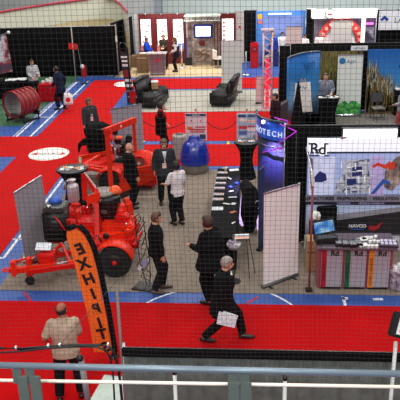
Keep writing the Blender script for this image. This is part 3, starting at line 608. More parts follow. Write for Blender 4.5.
for xx, lab in ((246, 'slim steel stanchion left of the red cabinet'), (182, 'slim steel stanchion right of the woman in the dark vest')):
    q = P(xx, 75 if xx > 200 else 68); T = thing('stanchion', lab, 'post', (q.x, q.y, .012)); MB().tube((0, 0, 0), (0, 0, 1.15), .04).build('post', chrome, T, True); MB().lathe([(.2, 0), (.2, .02), (.04, .05)]).build('base_plate', chrome, T, True)
# ---------------------------------------------------------------- far blue booth
def drape_px(lab, xa, xb, Y, h, m=black): a, b = PY(xa, 60, Y), PY(xb, 60, Y); return drape(lab, (a.x, Y), (b.x, Y), h, m, .04)
drape_px('black drape between the pale grey booth wall and the far blue booth', 243.5, 257, 38.6, 2.75)
T = thing('display_backdrop', 'wide blue and white photo backdrop of the far blue booth', 'display', (0, 38.5, 0)); ob = Vector((0, 38.5, 0)); cx, cz, w, h = rect(256, 13, 306, 66, 38.5, ob)
MB().box((cx, 0, 1.35), (w, .08, 2.7)).build('panel', mat('sky blue print', (70, 128, 206), .5, var=.1, scale=1), T)
cx, cz, w, h = rect(262.5, 16, 303, 33, 38.5, ob); MB().box((cx, -.045, cz), (w, .01, h)).build('pale_print', ramp_mat('pale blue print', [(.35, (226, 232, 238)), (.6, (180, 204, 232))], noise=1.5), T)
cx, cz, w, h = rect(257.5, 14, 262, 19, 38.5, ob); MB().box((cx, -.05, cz), (w, .01, h)).build('orange_square', mat('orange yellow', (236, 170, 50), .5), T); cx, cz, w, h = rect(258.5, 20.5, 262, 23.5, 38.5, ob); MB().box((cx, -.05, cz), (w, .01, h)).build('red_square', mat('orange red mark', (224, 110, 80), .5), T)
cx, cz, w, h = rect(268, 12.3, 291, 14, 38.5, ob); MB().box((cx, -.3, cz), (w, .1, .06)).build('light_bar', mat('lit bar', (250, 250, 250), .4, emit=1.2), T)
drape_px('black drape between the far blue booth and the arched booth', 305, 313, 38.2, 2.8)
A_, B_ = PY(286, 22, 35.2), PY(302.5, 22, 35.2); panel_rear('pale pinkish banner back standing in the far blue booth', A_, B_, 2.3, mat('pale pink banner back', (214, 204, 200), .7, var=.02))
q = P(275, 60); T = thing('covered_table', 'table under a blue cloth in the far blue booth', 'table', (q.x+.1, 37.6, 0)); MB().box((0, 0, .38), (1.7, .7, .76), bev=.03).build('cloth', mat('navy blue cloth', (30, 44, 110), .8), T)
drape('low black drape wall closing the back of the grass mural booth', (1.2, 31.6), (8, 31.6), 1.1)
# glowing red truss tower
q = P(267, 109); T = thing('truss_tower', 'tall square truss tower glowing red and pink', 'tower', (q.x, q.y, .0), R(4)); tr = mat('pale pink aluminium', (214, 190, 196), .4, .2); S = .17; Ht = 3.15
for sx in (-1, 1):
    for sy in (-1, 1): MB().tube((sx*S, sy*S, 0), (sx*S, sy*S, Ht), .028).build('corner_tube', tr, T, True)
mb = MB(); n = 14
for k in range(n):
    z0_, z1_ = Ht*k/n, Ht*(k+1)/n; s = 1 if k % 2 else -1
    mb.tube((-s*S, -S, z0_), (s*S, -S, z1_), .018, n=6); mb.tube((-s*S, S, z0_), (s*S, S, z1_), .018, n=6); mb.tube((-S, -s*S, z0_), (-S, s*S, z1_), .018, n=6); mb.tube((S, -s*S, z0_), (S, s*S, z1_), .018, n=6)
mb.build('lattice', tr, T, True)
MB().box((0, 0, 1.05), (.13, .13, 2.0)).build('lit_core', mat('glowing red core', (240, 30, 60), .5, emit=1.0, var=.3, scale=4), T); MB().box((0, 0, 2.1), (.17, .17, .1)).build('core_cap', tr, T); MB().box((0, 0, Ht+.02), (.5, .5, .04)).build('top_plate', tr, T); MB().box((0, 0, .02), (.6, .6, .04)).build('base_plate', tr, T)
A_ = P(257, 104); T = panel_rear('narrow pale pink banner left of the glowing truss tower', (A_.x-.05, A_.y), (A_.x+.28, A_.y), 1.15, mat('pale rose sheet', (226, 190, 196), .7))
# ---------------------------------------------------------------- arched booth
T = thing('booth_wall', 'bright white booth wall with a red arch of round medallions', 'display', (0, 38.0, 0)); oa = Vector((0, 38, 0)); cx, cz, w, h = rect(311.5, 10, 376.5, 66, 38, oa)
MB().box((cx, .3, 1.3), (w, .1, 2.6)).build('panel', mat('grey violet wall', (120, 108, 124), .6), T)
cx, cz, w, h = rect(311.5, 9.5, 376.5, 17, 38, oa); MB().box((cx, -.1, cz), (w, .5, h), bev=.02).build('header', mat('lit header', (244, 242, 238), .5, emit=.45, var=.02), T)
text('THE AMBASSADOR', .2, (cx-.0, -.37, cz+.02), mat('grey print dark', (120, 110, 100), .6), T)
a = PY(330, 14, 37.6)-oa; MB().lathe([(.26, 0), (.26, .03)], (a.x, -.42, a.z), 28, 'y').build('logo_ring', dark, T); MB().lathe([(.22, 0), (.22, .03)], (a.x, -.44, a.z), 28, 'y').build('logo_disc', white, T); MB().box((a.x, -.46, a.z), (.24, .02, .07)).build('logo_bar', redp, T)
a = PY(340.5, 43, 37.8)-oa; rr = 1.18; mb = MB()
f = lambda u, v: (a.x+(rr-.34*v)*math.cos(math.pi*u), -.12, a.z+(rr-.34*v)*1.12*math.sin(math.pi*u)); mb.sheet(f, 30, 1).build('arch', mat('arch red', (218, 60, 54), .5), T, solid=.08)
MB().box((a.x, .1, a.z/2), (2*rr-.7, .1, a.z)).build('lower_panel', white, T)
for k in range(11):
    t = math.pi*(k+.5)/11; MB().lathe([(.085, 0), (.085, .03)], (a.x+(rr-.17)*math.cos(t), -.22, a.z+(rr-.17)*1.12*math.sin(t)), 14, 'y').build('medallion', mat('medallion', (210, 170, 160), .5), T); 
MB().lathe([(.8, 0), (.8, .02)], (a.x, .2, a.z+.1), 28, 'y').build('inner_disc', mat('pale inner', (206, 198, 200), .6), T)
for x in (361.5, 376): cx, cz, w, h = rect(x, 12, x+1.6, 50, 38, oa); MB().box((cx, -.25, 1.3), (w, .1, 2.6)).build('white_post', mat('lit header', (244, 242, 238), .5, emit=.45), T)
cx, cz, w, h = rect(363.5, 22.5, 373.5, 25, 38, oa); MB().box((cx, 0.1, cz), (w, .1, .1)).build('purple_light', mat('lit purple', (226, 110, 220), .5, emit=1.5), T)
cx, cz, w, h = rect(363.5, 28, 374, 38, 38, oa); MB().box((cx, 0.15, cz), (w, .1, h)).build('picture_board', ramp_mat('grey picture', [(.4, (70, 64, 80)), (.6, (190, 186, 200))], noise=2), T)
A_, B_ = PY(331.5, 20, 36.3), PY(352.5, 20, 36.3); panel_rear('off white banner back standing in front of the red arch', A_, B_, 2.4, mat('off white banner back', (222, 220, 210), .7, var=.02))
q = PY(320, 45, 37); T = thing('covered_table', 'table under a black cloth at the foot of the arched booth', 'table', (q.x+1.5, 36.6, 0)); MB().box((0, 0, .38), (2.6, .5, .76), bev=.03).build('cloth', black, T)
# ---------------------------------------------------------------- sign booth at top right
a, b = PY(376, 40, 34.2), PY(420, 40, 34.2); drape('black drape behind the white sign at the top right corner', (a.x, 34.3), (b.x, 34.3), 3.15)
T = thing('sign_board', 'white sign with blue chevron logo and dark letters at top right', 'sign', (0, 34.1, 0)); os_ = Vector((0, 34.1, 0)); cx, cz, w, h = rect(379.5, 11, 412, 29.5, 34.1, os_); MB().box((cx, 0, cz), (w, .05, h), bev=.004).build('board', mat('white sign face', (236, 238, 240), .5, emit=.15, var=.01), T)
a = PY(389, 20, 34.05)-os_; text('LAIRD', .36, (a.x+.24, -.03, a.z-.02), mat('dark blue grey', (60, 66, 90), .5), T, align='LEFT')
a = PY(384.5, 19.2, 34.05)-os_; nb = mat('logo blue', (36, 64, 160), .5); MB().prism([(a.x-.2, a.z-.02), (a.x, a.z+.17), (a.x+.2, a.z), (a.x+.1, a.z-.1), (a.x, a.z+.02), (a.x-.1, a.z-.08)], -.05, -.03).build('logo', nb, T)
for s in (-1, 1): MB().tube((cx+s*w*.45, .04, 0), (cx+s*w*.45, .04, cz), .03).build('post', blackp, T)
q = PY(396.5, 45, 33.5); T = thing('covered_table', 'table under a black cloth below the white chevron sign', 'table', (q.x-.1, 33.3, 0)); MB().box((0, 0, .38), (1.9, .7, .76), bev=.03).build('cloth', black, T)
T2 = thing('monitor', 'small monitor with lit blue screen below the white chevron sign', 'monitor', (PY(397.5, 40, 33.2).x, 33.3, .76)); MB().box((0, 0, .58), (.62, .05, .55), bev=.01).build('bezel', blackp, T2); MB().box((0, -.03, .58), (.54, .01, .47)).build('display_face', mat('lit blue', (90, 150, 230), .5, emit=1.2), T2); MB().tube((0, 0, 0), (0, 0, .32), .03).build('stem', blackp, T2); MB().lathe([(.14, 0), (.14, .02)]).build('base_plate', blackp, T2)
# ---------------------------------------------------------------- grass mural booth
sky = ramp_mat('sky print', [(0, (150, 196, 226)), (.45, (64, 142, 206)), (1, (24, 96, 176))], scale=(1, 1, .42), kind='grad', rough=.4)
grass = ramp_mat('tall grass print', [(.2, (34, 36, 18)), (.45, (86, 84, 38)), (.6, (134, 112, 62)), (.8, (180, 168, 124))], scale=(9, 1, 1.3), noise=2.4, rough=.5)
grass2 = ramp_mat('brown grass print', [(.2, (60, 40, 22)), (.5, (136, 98, 52)), (.75, (176, 146, 92))], scale=(9, 1, 1.3), noise=2.4, rough=.5)
plume = ramp_mat('pale plume print', [(.3, (120, 130, 120)), (.6, (176, 172, 150))], scale=(8, 1, 2), noise=3)
T = thing('display_backdrop', 'curved blue sky popup wall behind the easel sign', 'display', (0, 27.2, .0)); oz = Vector((0, 27.2, 0)); ax, bx_ = PY(287, 66, 26.3).x, PY(320, 66, 27.2).x
f = lambda u, v: (ax+(bx_-ax)*u, -1.3*(1-u)**2.2, .02+2.42*v); MB().sheet(f, 18, 3).build('print', sky, T, True, solid=.02)
text('Agri', .34, (2.0, -.24, 2.0), mat('dark blue print', (26, 80, 140), .5), T, rot=(R(90), R(-12), R(14)), shear=.3)
f = lambda u, v: (ax+(bx_-ax)*u, -1.3*(1-u)**2.2-.02+.04*v, 2.46); MB().loft([f(k/12, .5) for k in range(13)], .03, n=8).build('top_rim', mat('silver rim', (120, 124, 130), .4, .5), T, True)
T = thing('display_backdrop', 'tall grass photo wall behind the man at the black podium', 'display', (0, 27.22, .0)); oz = Vector((0, 27.22, 0)); xa, xb = PY(319, 66, 27.2).x, PY(362, 66, 27.2).x
MB().box(((xa+xb)/2, .03, 1.22), (xb-xa, .05, 2.44)).build('panel', grass, T); random.seed(5)
mb = MB()
for k in range(46):
    x = xa+(xb-xa)*.52*random.random()*.9+.02; h_ = random.uniform(1.4, 2.4); w = random.uniform(.02, .05); dx = random.uniform(-.18, .25)
    mb.prism([(x-w, 0.02), (x+w, .02), (x+w*.6+dx*.4, h_*.6), (x+dx, h_), (x-w*.6+dx*.4, h_*.6)], -.012, -.002)
mb.build('grass_blades', mat('olive blades', (120, 116, 56), .6, var=.3, scale=2), T)
T = thing('display_backdrop', 'blue sky and reed photo wall at the right edge of the grass booth', 'display', (0, 27.2, .0)); xa = PY(367.5, 66, 27.2).x; xb = xa+2.7
MB().box(((xa+xb)/2, .03, 1.25), (xb-xa, .05, 2.5)).build('panel', sky, T)
random.seed(6)
MB().prism([(xa, .02), (xa, 1.75), (xa+.25, 1.9), (xa+.5, 1.5), (xa+.8, 1.3), (xa+1.1, .75), (xa+1.5, .5), (xb, .45), (xb, .02)], -.02, -.002).build('reed_bed', grass2, T)
for nm, m_, rng, cnt in (('reed_blades', mat('straw blades', (156, 132, 76), .6, var=.3, scale=2), (.9, 2.1), 150), ('reed_plumes', plume, (1.6, 2.3), 30)):
    mb = MB()
    for k in range(cnt):
        u = random.random()**1.5; x = xa+.05+1.1*u; h_ = (random.uniform(*rng))*(1-.35*u); w = .012 if nm == 'reed_blades' else .022; dx = random.uniform(-.1, .14); zb = .1 if nm == 'reed_blades' else h_-.5
        mb.prism([(x-w, zb), (x+w, zb), (x+w+dx*.5, (zb+h_)/2), (x+dx, h_), (x-w+dx*.5, (zb+h_)/2)], -.04 if nm == 'reed_blades' else -.05, -.022)
    mb.build(nm, m_, T)
MB().prism([(xa+1.15, 1.83), (xa+1.2, 1.9), (xa+1.5, 1.95), (xa+1.5, 2.0), (xa+1.9, 1.98), (xa+1.95, 1.84)], -.02, -.004).build('printed_machine', mat('dark print', (30, 34, 50), .6), T)
MB().box((xa+1.42, -.02, 1.2), (.22, .02, .14)).build('printed_panel', mat('orange print', (226, 110, 60), .5), T)
drape_px('black drape framing the grass mural booth on its left', 279.5, 290, 27.6, 2.64)
a, b = PY(285, 60, 27.75), PY(412, 60, 27.75); drape('black drape running behind the grass mural booth', (a.x, 27.75), (b.x, 27.75), 2.66, topm=blackp)
T = thing('retractable_banner', 'white banner with green leaves at its foot beside the podium', 'banner', (PY(349.5, 80, 26.85).x, 26.85, .012), R(1)); Wb = .93; Hb = 2.36
MB().box((0, .02, .05), (Wb+.04, .18, .09), bev=.02).build('base_case', chrome, T, True); MB().box((0, 0, Hb/2+.04), (Wb, .006, Hb-.08)).build('banner_sheet', mat('white banner face', (220, 226, 220), .6, var=.02), T); MB().box((0, 0, Hb), (Wb+.02, .03, .035)).build('top_bar', chrome, T)
gl = mat('leaf green print', (44, 140, 62), .5, var=.35, scale=5)
MB().prism([(-.46, .1), (.46, .1), (.46, .42), (.3, .58), (.12, .62), (0, .5), (-.15, .62), (-.3, .5), (-.46, .45)], -.012, -.004).build('leaf_print', gl, T)
mb = MB()
for k in range(9): mb.lathe([(.09, -.02), (.11, -.016)], (-.38+.095*k, 0, .3+.16*math.sin(k*1.7)), 12, 'y', sq=.7)
mb.build('leaf_detail', mat('light leaf print', (92, 180, 90), .5), T)
MB().lathe([(.12, -.012), (.12, -.004)], (-.3, 0, 2.14), 20, 'y').build('round_logo', mat('teal logo', (30, 120, 170), .5), T); text('Agri', .2, (-.14, -.008, 2.12), mat('grey navy text', (90, 110, 140), .5), T, align='LEFT'); MB().tube((0, .05, .06), (0, .03, Hb), .012).build('support_pole', chrome, T)
q = PY(360, 48.8, 26.9); T = thing('header_sign', 'small white header sign above the leaf banner', 'sign', (q.x, 27.1, 0)); MB().box((0, 0, q.z), (.62, .04, .18), bev=.004).build('board', white, T); text('Agri Supply', .1, (0, -.025, q.z), mat('grey navy text', (90, 110, 140), .5), T)
MB().tube((0, .05, 0), (0, .05, q.z+.05), .02).build('post', blackp, T)
def high_table(lab, pos, h=1.1, r=.36, group=None):
    T = thing('high_table', lab, 'table', pos)
    MB().lathe([(r*.82, 0), (r*.78, .05), (r*.58, h*.3), (r*.5, h*.5), (r*.6, h*.75), (r*.92, h*.95), (r, h*.97), (r, h), (.02, h+.003)], n=32).build('cover', black, T, True)
    MB().lathe([(r*.97, h+.004), (r*.97, h+.012)], n=32).build('table_top', mat('black satin top', (34, 34, 38), .5), T)
    return T
q = P(328.5, 97, 1.06); T = thing('podium', 'black covered square podium with white papers in the grass mural booth', 'podium', (q.x, q.y, .012)); MB().prism([(-.3, 0), (.3, 0), (.24, .5), (.36, 1.02), (-.36, 1.02), (-.24, .5)], -.25, .25).build('cover', black, T); MB().box((0, 0, 1.04), (.8, .6, .03)).build('table_top', blackp, T)
for k in range(5):
    o = MB().box((0, 0, .01), (.26, .2, .02)).build('leaflet', white); place(o, (q.x-.24+.12*k, q.y-.1+.06*(k % 3), 1.069+.0*k), .5*k); tag(o, 'white leaflet on the black podium in front of the grass mural', 'leaflet', 'leaflets on the podium')
q = P(302, 119); T = thing('easel_sign', 'white tilted easel sign with small blue logo left of the black podium', 'sign', (q.x, q.y, .012), R(-6))
mb = MB()
for s in (-1, 1): mb.tube((s*.34, -.1, 0), (s*.06, .03, 1.55), .016)
mb.tube((0, .45, 0), (0, .04, 1.5), .016); mb.build('easel_legs', wood, T, True)
o = MB().box((0, -.1, .85), (.66, .02, 1.12), rot=(R(-8), R(-6), 0)).build('sign_board', mat('cream white card', (236, 230, 224), .5), T)
MB().lathe([(.06, 0), (.06, .02)], (-.12, -.2, 1.27), 14, 'y').build('round_logo', mat('teal logo', (30, 120, 170), .5), T); text('Agri', .12, (.08, -.2, 1.26), dark, T)
q = P(297, 134); T = thing('covered_stand', 'pointed black covered stand left of the easel sign', 'stand', (q.x, q.y, .012)); MB().lathe([(.28, 0), (.22, .5), (.12, 1.2), (.03, 1.85), (.01, 1.9)], n=20).build('cover', black, T, True); MB().lathe([(.3, 0), (.3, .02)], n=20).build('base_plate', blackp, T)
for (xx, yy, rz_, lab) in ((378, 121, 8, 'dark grey chair in front of the reed photo wall'),):
    q = P(xx, yy); T = thing('chair', lab, 'chair', (q.x, q.y+.2, .012), R(rz_)); cm_ = mat('dark grey chair', (74, 74, 76), .6)
    MB().box((0, 0, .45), (.46, .44, .05), bev=.02).build('seat', mat('grey beige seat', (130, 122, 114), .8), T); MB().box((0, .22, .8), (.46, .04, .38), bev=.03).build('backrest', cm_, T)
    for sx in (-.21, .21):
        for sy in (-.2, .2): MB().tube((sx, sy, 0), (sx, sy, .45 if sy < 0 else .95), .014).build('leg', cm_, T)
q = P(396, 118); T = thing('covered_table', 'black covered table at the right edge in front of the reed photo', 'table', (q.x+.35, q.y+.5, .012)); MB().lathe([(.4, 0), (.38, .7), (.42, .98), (.02, 1.0)], n=28).build('cloth', black, T, True); MB().box((-.28, -.1, 1.02), (.2, .25, .04)).build('napkin', white, T)
# ---------------------------------------------------------------- three panel counter booth
Y0 = 14.9; xl, xr = PY(306.5, 170, Y0).x, 4.2; T = thing('display_wall', 'long backlit exhibit wall with machine photos behind the three panel counter', 'display', ((xl+xr)/2, Y0, .012)); W = xr-xl; L = lambda x, y: (lambda p: (p.x-(xl+xr)/2, p.z))(PY(x, y, Y0-.08))
fr_ = mat('dark blue frame', (30, 34, 52), .5)
MB().box((0, .06, 1.33), (W, .1, 2.66)).build('frame', fr_, T)
MB().box((0, -.02, 2.515), (W, .08, .29)).build('header_panel', mat('lit header white', (236, 240, 255), .5, emit=.5, var=.02), T)
a = L(318.5, 149.5)
for dx, dz, w_ in ((-.155, -.155, .12), (-.035, -.155, .09), (.18, -.155, .1), (-.16, .115, .12), (.165, .115, .09), (0, -.02, .1)): MB().box((a[0]+dx, -.075, a[1]+dz), (w_, .02, .028)).build('logo_serif', mat('logo navy', (20, 24, 50), .5), T)
for s, dx, dz in (('R', -.085, .02), ('d', .085, -.0)): text(s, .34, (a[0]+dx, -.066, a[1]+dz-.02), mat('halo white', (250, 250, 255), .5, emit=.6), T, sx=1.0, name='logo_halo', bold=.034); text(s, .34, (a[0]+dx, -.074, a[1]+dz-.02), mat('logo navy', (20, 24, 50), .5), T, sx=1.0, name='logo_letter', bold=.006)
um = mat('pale blue machine print', (150, 166, 208), .5, emit=.4, var=.12, scale=1.4)
u0, u1 = 1.36, 2.31; MB().box((0, -.0, (u0+u1)/2), (W-.04, .06, u1-u0)).build('upper_mural', um, T)
def prt(name, pl, m, y=-.036, t=.01): MB().prism([L(*p) for p in pl], y-t, y).build(name, m, T)
lav = mat('lavender print', (164, 150, 196), .5, emit=.4); prt('mural_haze', [(308, 158), (336, 158), (334, 196), (309, 196)], mat('pale lavender print', (190, 196, 226), .5, emit=.4)); prt('mural_haze', [(372, 157), (384, 157), (384, 197), (368, 197)], lav)
steel = mat('steel print', (176, 180, 190), .5, emit=.3, var=.4, scale=14); dblue = mat('deep blue print', (34, 48, 110), .5, emit=.1)
prt('machine_print', [(345, 161), (370, 160), (370, 194), (335, 194), (337, 182), (342, 178)], ramp_mat('machinery print', [(.3, (60, 64, 90)), (.5, (150, 152, 166)), (.7, (206, 208, 216))], noise=9, scale=(1, 1, 2), emit=.3), -.046)
for y in (164, 171, 178, 186): prt('machine_rail', [(344, y), (370, y-.6), (370, y+1.2), (344, y+1.8)], steel, -.056)
for x in (345, 351, 358, 365): prt('machine_post', [(x, 161), (x+1.6, 161), (x+1.2, 194), (x-.6, 194)], steel, -.06)
prt('machine_core', [(352, 168), (362, 167), (362, 176), (352, 177)], dblue, -.064)
prt('machine_core', [(347, 180), (356, 179), (356, 185), (347, 186)], dblue, -.064)
random.seed(21)
for k in range(26):
    x, y = random.uniform(340, 370), random.uniform(160, 192); h_ = random.random() < .5; prt('machine_member', [(x, y), (x+(6 if h_ else .9), y-.3), (x+(6 if h_ else .9), y+(.9 if h_ else 6)), (x, y+(1.1 if h_ else 6))], (steel, dblue, mat('white steel print', (226, 228, 238), .5, emit=.4))[k % 3], -.066-.0006*k, .004)
prt('pump_print', [(312, 181), (317, 175), (320, 172), (326, 175), (327, 181), (322, 183), (315, 183)], dblue, -.046); prt('pump_print', [(309, 158), (313, 160), (313, 182), (311, 192)], mat('grey violet print', (110, 104, 120), .5), -.046)
prt('pipe_print', [(372, 167), (378, 163.5), (385, 166), (390, 162), (392, 166), (386, 170), (378, 166.5), (374, 169)], mat('red orange print', (200, 60, 40), .5, emit=.2), -.046)
prt('pipe_print', [(385, 172), (392, 163), (398, 157), (404, 157), (404, 180), (392, 192), (384, 188)], ramp_mat('brown machine print', [(.35, (70, 60, 66)), (.55, (150, 130, 120)), (.7, (200, 190, 190))], noise=6, emit=.2), -.046)
prt('pipe_print', [(371, 194), (374, 195), (384, 184), (391, 186), (390, 182), (383, 180)], mat('bright blue print', (40, 84, 160), .5, emit=.2), -.056)
prt('pipe_print', [(387, 165), (394, 162), (396, 168), (390, 171)], mat('red orange print', (200, 60, 40), .5, emit=.2), -.056)
MB().box((0, -.01, 1.27), (W, .08, .15)).build('caption_strip', mat('grey caption strip', (136, 136, 156), .5, var=.03), T)
MB().box((0, -.012, 1.155), (W, .08, .07)).build('caption_bar', mat('dark caption bar', (34, 30, 54), .5), T)
for s, x in (('REFRACTORIES', 319), ('FIREPROOFING', 352), ('INSULATION', 386)): a = L(x, 199.3); text(s, .11, (a[0], -.056, 1.27), dark, T, sx=.9, bold=.003)
for s, x in (('TUNNELING', 344), ('MINING & TUNNELING', 372)): text(s, .06, (L(x, 199)[0], -.058, 1.155), lav, T, sx=.9)
MB().box((0, .0, .74), (W-.04, .06, .76)).build('lower_mural', ramp_mat('gradient landscape print', [(0, (18, 18, 22)), (.28, (60, 62, 70)), (.42, (136, 138, 152)), (.6, (190, 190, 202)), (.8, (180, 190, 222)), (1, (170, 190, 226))], scale=(1, 1, .9), kind='grad', emit=.12), T)
prt('pipeline_print', [(309, 222), (340, 221), (404, 212), (404, 235.5), (309, 235.5)], mat('dark pipe print', (34, 34, 40), .5, var=.3, scale=1), -.036)
prt('pipeline_print', [(309, 219), (404, 207.5), (404, 212), (340, 221), (309, 222)], mat('mid grey print', (150, 150, 162), .5), -.036)
a = L(357.5, 227); text('NAVCO', .11, (a[0], -.06, a[1]), white, T, bold=.004); MB().box((a[0], -.05, a[1]-.08), (.3, .01, .02)).build('blue_bar', mat('bright blue print', (40, 84, 160), .5, emit=.2), T)
prt('red_logo', [(369, 226.5), (376, 227), (383, 222.5), (379, 229), (375, 231.5), (369, 231)], mat('logo crimson', (170, 30, 44), .5), -.05)
MB().box((0, -.02, .18), (W, .1, .34)).build('skirting', mat('pale skirting', (206, 206, 214), .5), T)
T = thing('header_light', 'bright white light box standing on top of the exhibit wall', 'light', (PY(370, 133, 14.95).x, 14.98, 2.672)); w = PY(397, 133, 14.95).x-PY(343, 133, 14.95).x; MB().box((0, 0, .1), (w+.06, .1, .23), bev=.01).build('housing', fr_, T); MB().box((0, -.056, .1), (w, .01, .19)).build('lens', mat('lit lens box', (255, 255, 255), .4, emit=1.6), T)
a = PY(344, 138.5, 14.75); o = MB().box((0, 0, 0), (.13, .03, .045), rot=(0, R(-10), 0)).build('clip_lamp', mat('bright clip', (210, 212, 215), .3, .6)); place(o, (a.x, 14.82, a.z)); tag(o, 'small silver clip at the left end of the light box', 'clip')
T = drape('black drape behind the exhibit wall and the white banner back', (PY(284, 200, 15.25).x, 15.25), (4.4, 15.25), 2.86, topm=blackp)
q = P(309, 291.5); pkp = mat('dusty red pole', (140, 64, 74), .5); T = thing('drape_upright', 'dusty red upright pole with a white tag left of the counter', 'pole', (q.x, q.y, .012)); MB().tube((0, 0, 0), (0, 0, 2.5), .022).build('pole', pkp, T, True); MB().box((-.005, -.03, 2.44), (.06, .02, .26), rot=(0, R(-8), 0)).build('tag_card', white, T); MB().box((0, .04, .006), (.14, .2, .012)).build('base_plate', blackp, T)
MB().tube((0, 0, 2.46), (0, 2.0, 2.46), .02).build('side_pipe', chrome, T)
# counter
cf = P(355, 291, .012); cl, cr = P(317.5, 290, .012).x, P(391.5, 292, .012).x; T = thing('exhibit_counter', 'pink sided display counter with red green and orange striped panels', 'counter', ((cl+cr)/2, cf.y+.32, .012)); W = cr-cl
pkm = mat('dusty pink laminate', (150, 70, 82), .5, var=.05); lil = mat('lilac grey panel', (164, 160, 170), .5, var=.05)
MB().box((0, .05, .47), (W, .52, .94), bev=.006).build('body', pkm, T); MB().box((.0, .0, .965), (W+.1, .76, .045), bev=.008).build('counter_top', mat('dark slate top', (96, 84, 96), .4), T)
pw = (W-.16)/3
for k, (c, nm) in enumerate((((170, 16, 40), 'red'), ((18, 92, 60), 'green'), ((226, 132, 30), 'orange'))):
    x = -W/2+.05+pw/2+k*(pw+.03); d = MB().box((x, -.235, .48), (pw-.02, .03, .86), bev=.004).build('front_panel', lil, T); d['label'] = 'lilac grey panel with a %s stripe' % nm
    MB().box((x-pw/2+.065, -.255, .48), (.10, .012, .86)).build('stripe', mat('stripe '+nm, c, .5), d); MB().box((x, -.24, .03), (pw-.04, .03, .03)).build('shadow_gap', blackp, d)
    text('Rd', .15, (x+.05, -.255, .81), mat('logo dark plum', (34, 22, 34), .5), d, bold=.006); MB().tube((x-.18+.06, -.256, .77), (x+.22, -.256, .77), .004, n=6).build('underline', dark, d)
    text(('REFRACTORY', 'SHOTCRETE', 'ULTRA CONCRETE')[k], .07, (x-pw/2+.065, -.264, .42), dark, d, rot=(R(90), R(-90), 0))
CT = 1.0
def on(x, y, z=CT): return P(x, y, z)
q = on(325, 241); LT = thing('laptop', 'open laptop with lit blue screen on the left end of the counter', 'laptop', (q.x, q.y+.02, CT+.002), R(10)); MB().box((0, -.05, .06), (.46, .3, .12), bev=.02).build('base', blackp, LT)
o = MB().box((0, .12, .26), (.47, .025, .31), rot=(R(-16), R(-8), 0), bev=.008).build('lid', blackp, LT); o2 = MB().box((0, .1, .26), (.40, .006, .23), rot=(R(-16), R(-8), 0)).build('display_face', ramp_mat('lit screen', [(.35, (36, 96, 170)), (.5, (90, 150, 200)), (.6, (210, 216, 200))], noise=5, emit=.4), o)
MB().box((0, -.08, .125), (.36, .16, .01)).build('keyboard', mat('grey keys', (70, 70, 74), .6), LT)
for k, (x, y) in enumerate(((338, 244), (345, 244.5), (352, 245), (357.5, 244))):
    q = on(x, y); T = thing('leaflet_tray', 'black tray of dark leaflets between the laptop and the white cups', 'tray', (q.x, q.y, CT+.002), R(5), 'black leaflet trays'); MB().box((0, 0, .03), (.15, .28, .06), bev=.008).build('tray', blackp, T); MB().box((0, -.03, .065), (.11, .18, .012)).build('leaflet', mat('grey leaflet', (120, 122, 130), .5), T)
random.seed(9)
for x, y in ((362, 240), (366, 238.5), (363, 245.5)):
    q = on(x, y); o = MB().box((0, 0, .01), (.2, .14, .02)).build('leaflet', white); place(o, (q.x, q.y, CT+.002), .3); tag(o, 'white leaflet beside the white cups on the counter', 'leaflet', 'white leaflets on the counter')
for x, y in ((368.5, 248), (372.5, 248), (376.5, 248), (370, 243.5), (374, 243), (378, 243.5), (371.5, 239.5), (375.5, 238.5)):
    q = on(x, y, CT+.02); o = MB().lathe([(.025, 0), (.037, .085), (.033, .085), (.02, .01)], n=16).build('paper_cup', white, None, True); place(o, (q.x, q.y, CT+.002)); tag(o, 'small white cup in the cluster right of the leaflet trays', 'cup', 'white cups on the counter')
q = on(388, 245); T = thing('card_tray', 'dark tray of pale cards at the right end of the counter', 'tray', (q.x, q.y, CT+.002), R(-4)); MB().box((0, 0, .025), (.38, .3, .05), bev=.01).build('tray', mat('dark plum tray', (60, 44, 66), .5), T)
for i in range(4):
    for j in range(2): MB().box((-.12+.08*i, -.06+.12*j, .06), (.06, .09, .03)).build('card', mat('lilac card', (196, 196, 220), .5), T)
q = on(326, 232, 1.0); T = thing('office_chair', 'black chair behind the laptop with a white bag over its back', 'chair', (on(330, 238).x+.06, 14.2, .012), R(8)); MB().box((0, 0, .48), (.5, .48, .08), bev=.03).build('seat', blackp, T); MB().box((0, .22, .95), (.46, .06, .66), bev=.03).build('backrest', black, T); 
for sx in (-.2, .2):
    for sy in (-.2, .2): MB().tube((sx, sy, 0), (sx, sy, .46), .016).build('leg', chrome, T)
q = PY(315.5, 216, 14.3); mb = MB(); random.seed(2)
for k in range(9): mb.ball((random.uniform(-.07, .07), random.uniform(-.05, .05), random.uniform(-.09, .09)), random.uniform(.05, .08))
o = remesh(mb, 'white_bag', mat('white plastic bag', (240, 240, 238), .5), None, .012, 3); place(o, (q.x, 14.32, q.z)); tag(o, 'crumpled white bag hanging above the laptop by the red pole', 'bag')
mb = MB(); mb.tube((q.x, 14.4, 0.012), (q.x, 14.4, q.z-.05), .02); mb.tube((q.x, 14.4, q.z-.05), (q.x, 14.34, q.z), .02); tag(mb.build('bag_hook', blackp), 'black stand holding the crumpled white bag', 'stand')
q = P(314, 277); T = thing('wooden_box', 'pale wooden crate between the red pole and the counter', 'crate', (q.x-.0, q.y+.42, .012)); MB().box((0, 0, .36), (.3, .36, .72), bev=.008).build('carton', wood, T); MB().box((0, -.185, .45), (.28, .01, .03)).build('slat', mat('dark slat', (110, 80, 50), .6), T)
q = P(397.5, 291); T = thing('bin', 'clear plastic bag bin full of white cups right of the counter', 'bin', (q.x, q.y+.12, .012)); MB().lathe([(.15, 0), (.18, .02), (.19, .42), (.2, .44), (.18, .45), (.01, .4)], n=24).build('liner', ramp_mat('crumpled bag', [(.35, (120, 100, 120)), (.55, (190, 180, 194)), (.7, (226, 222, 230))], noise=14), T, True)
mb = MB(); random.seed(4)
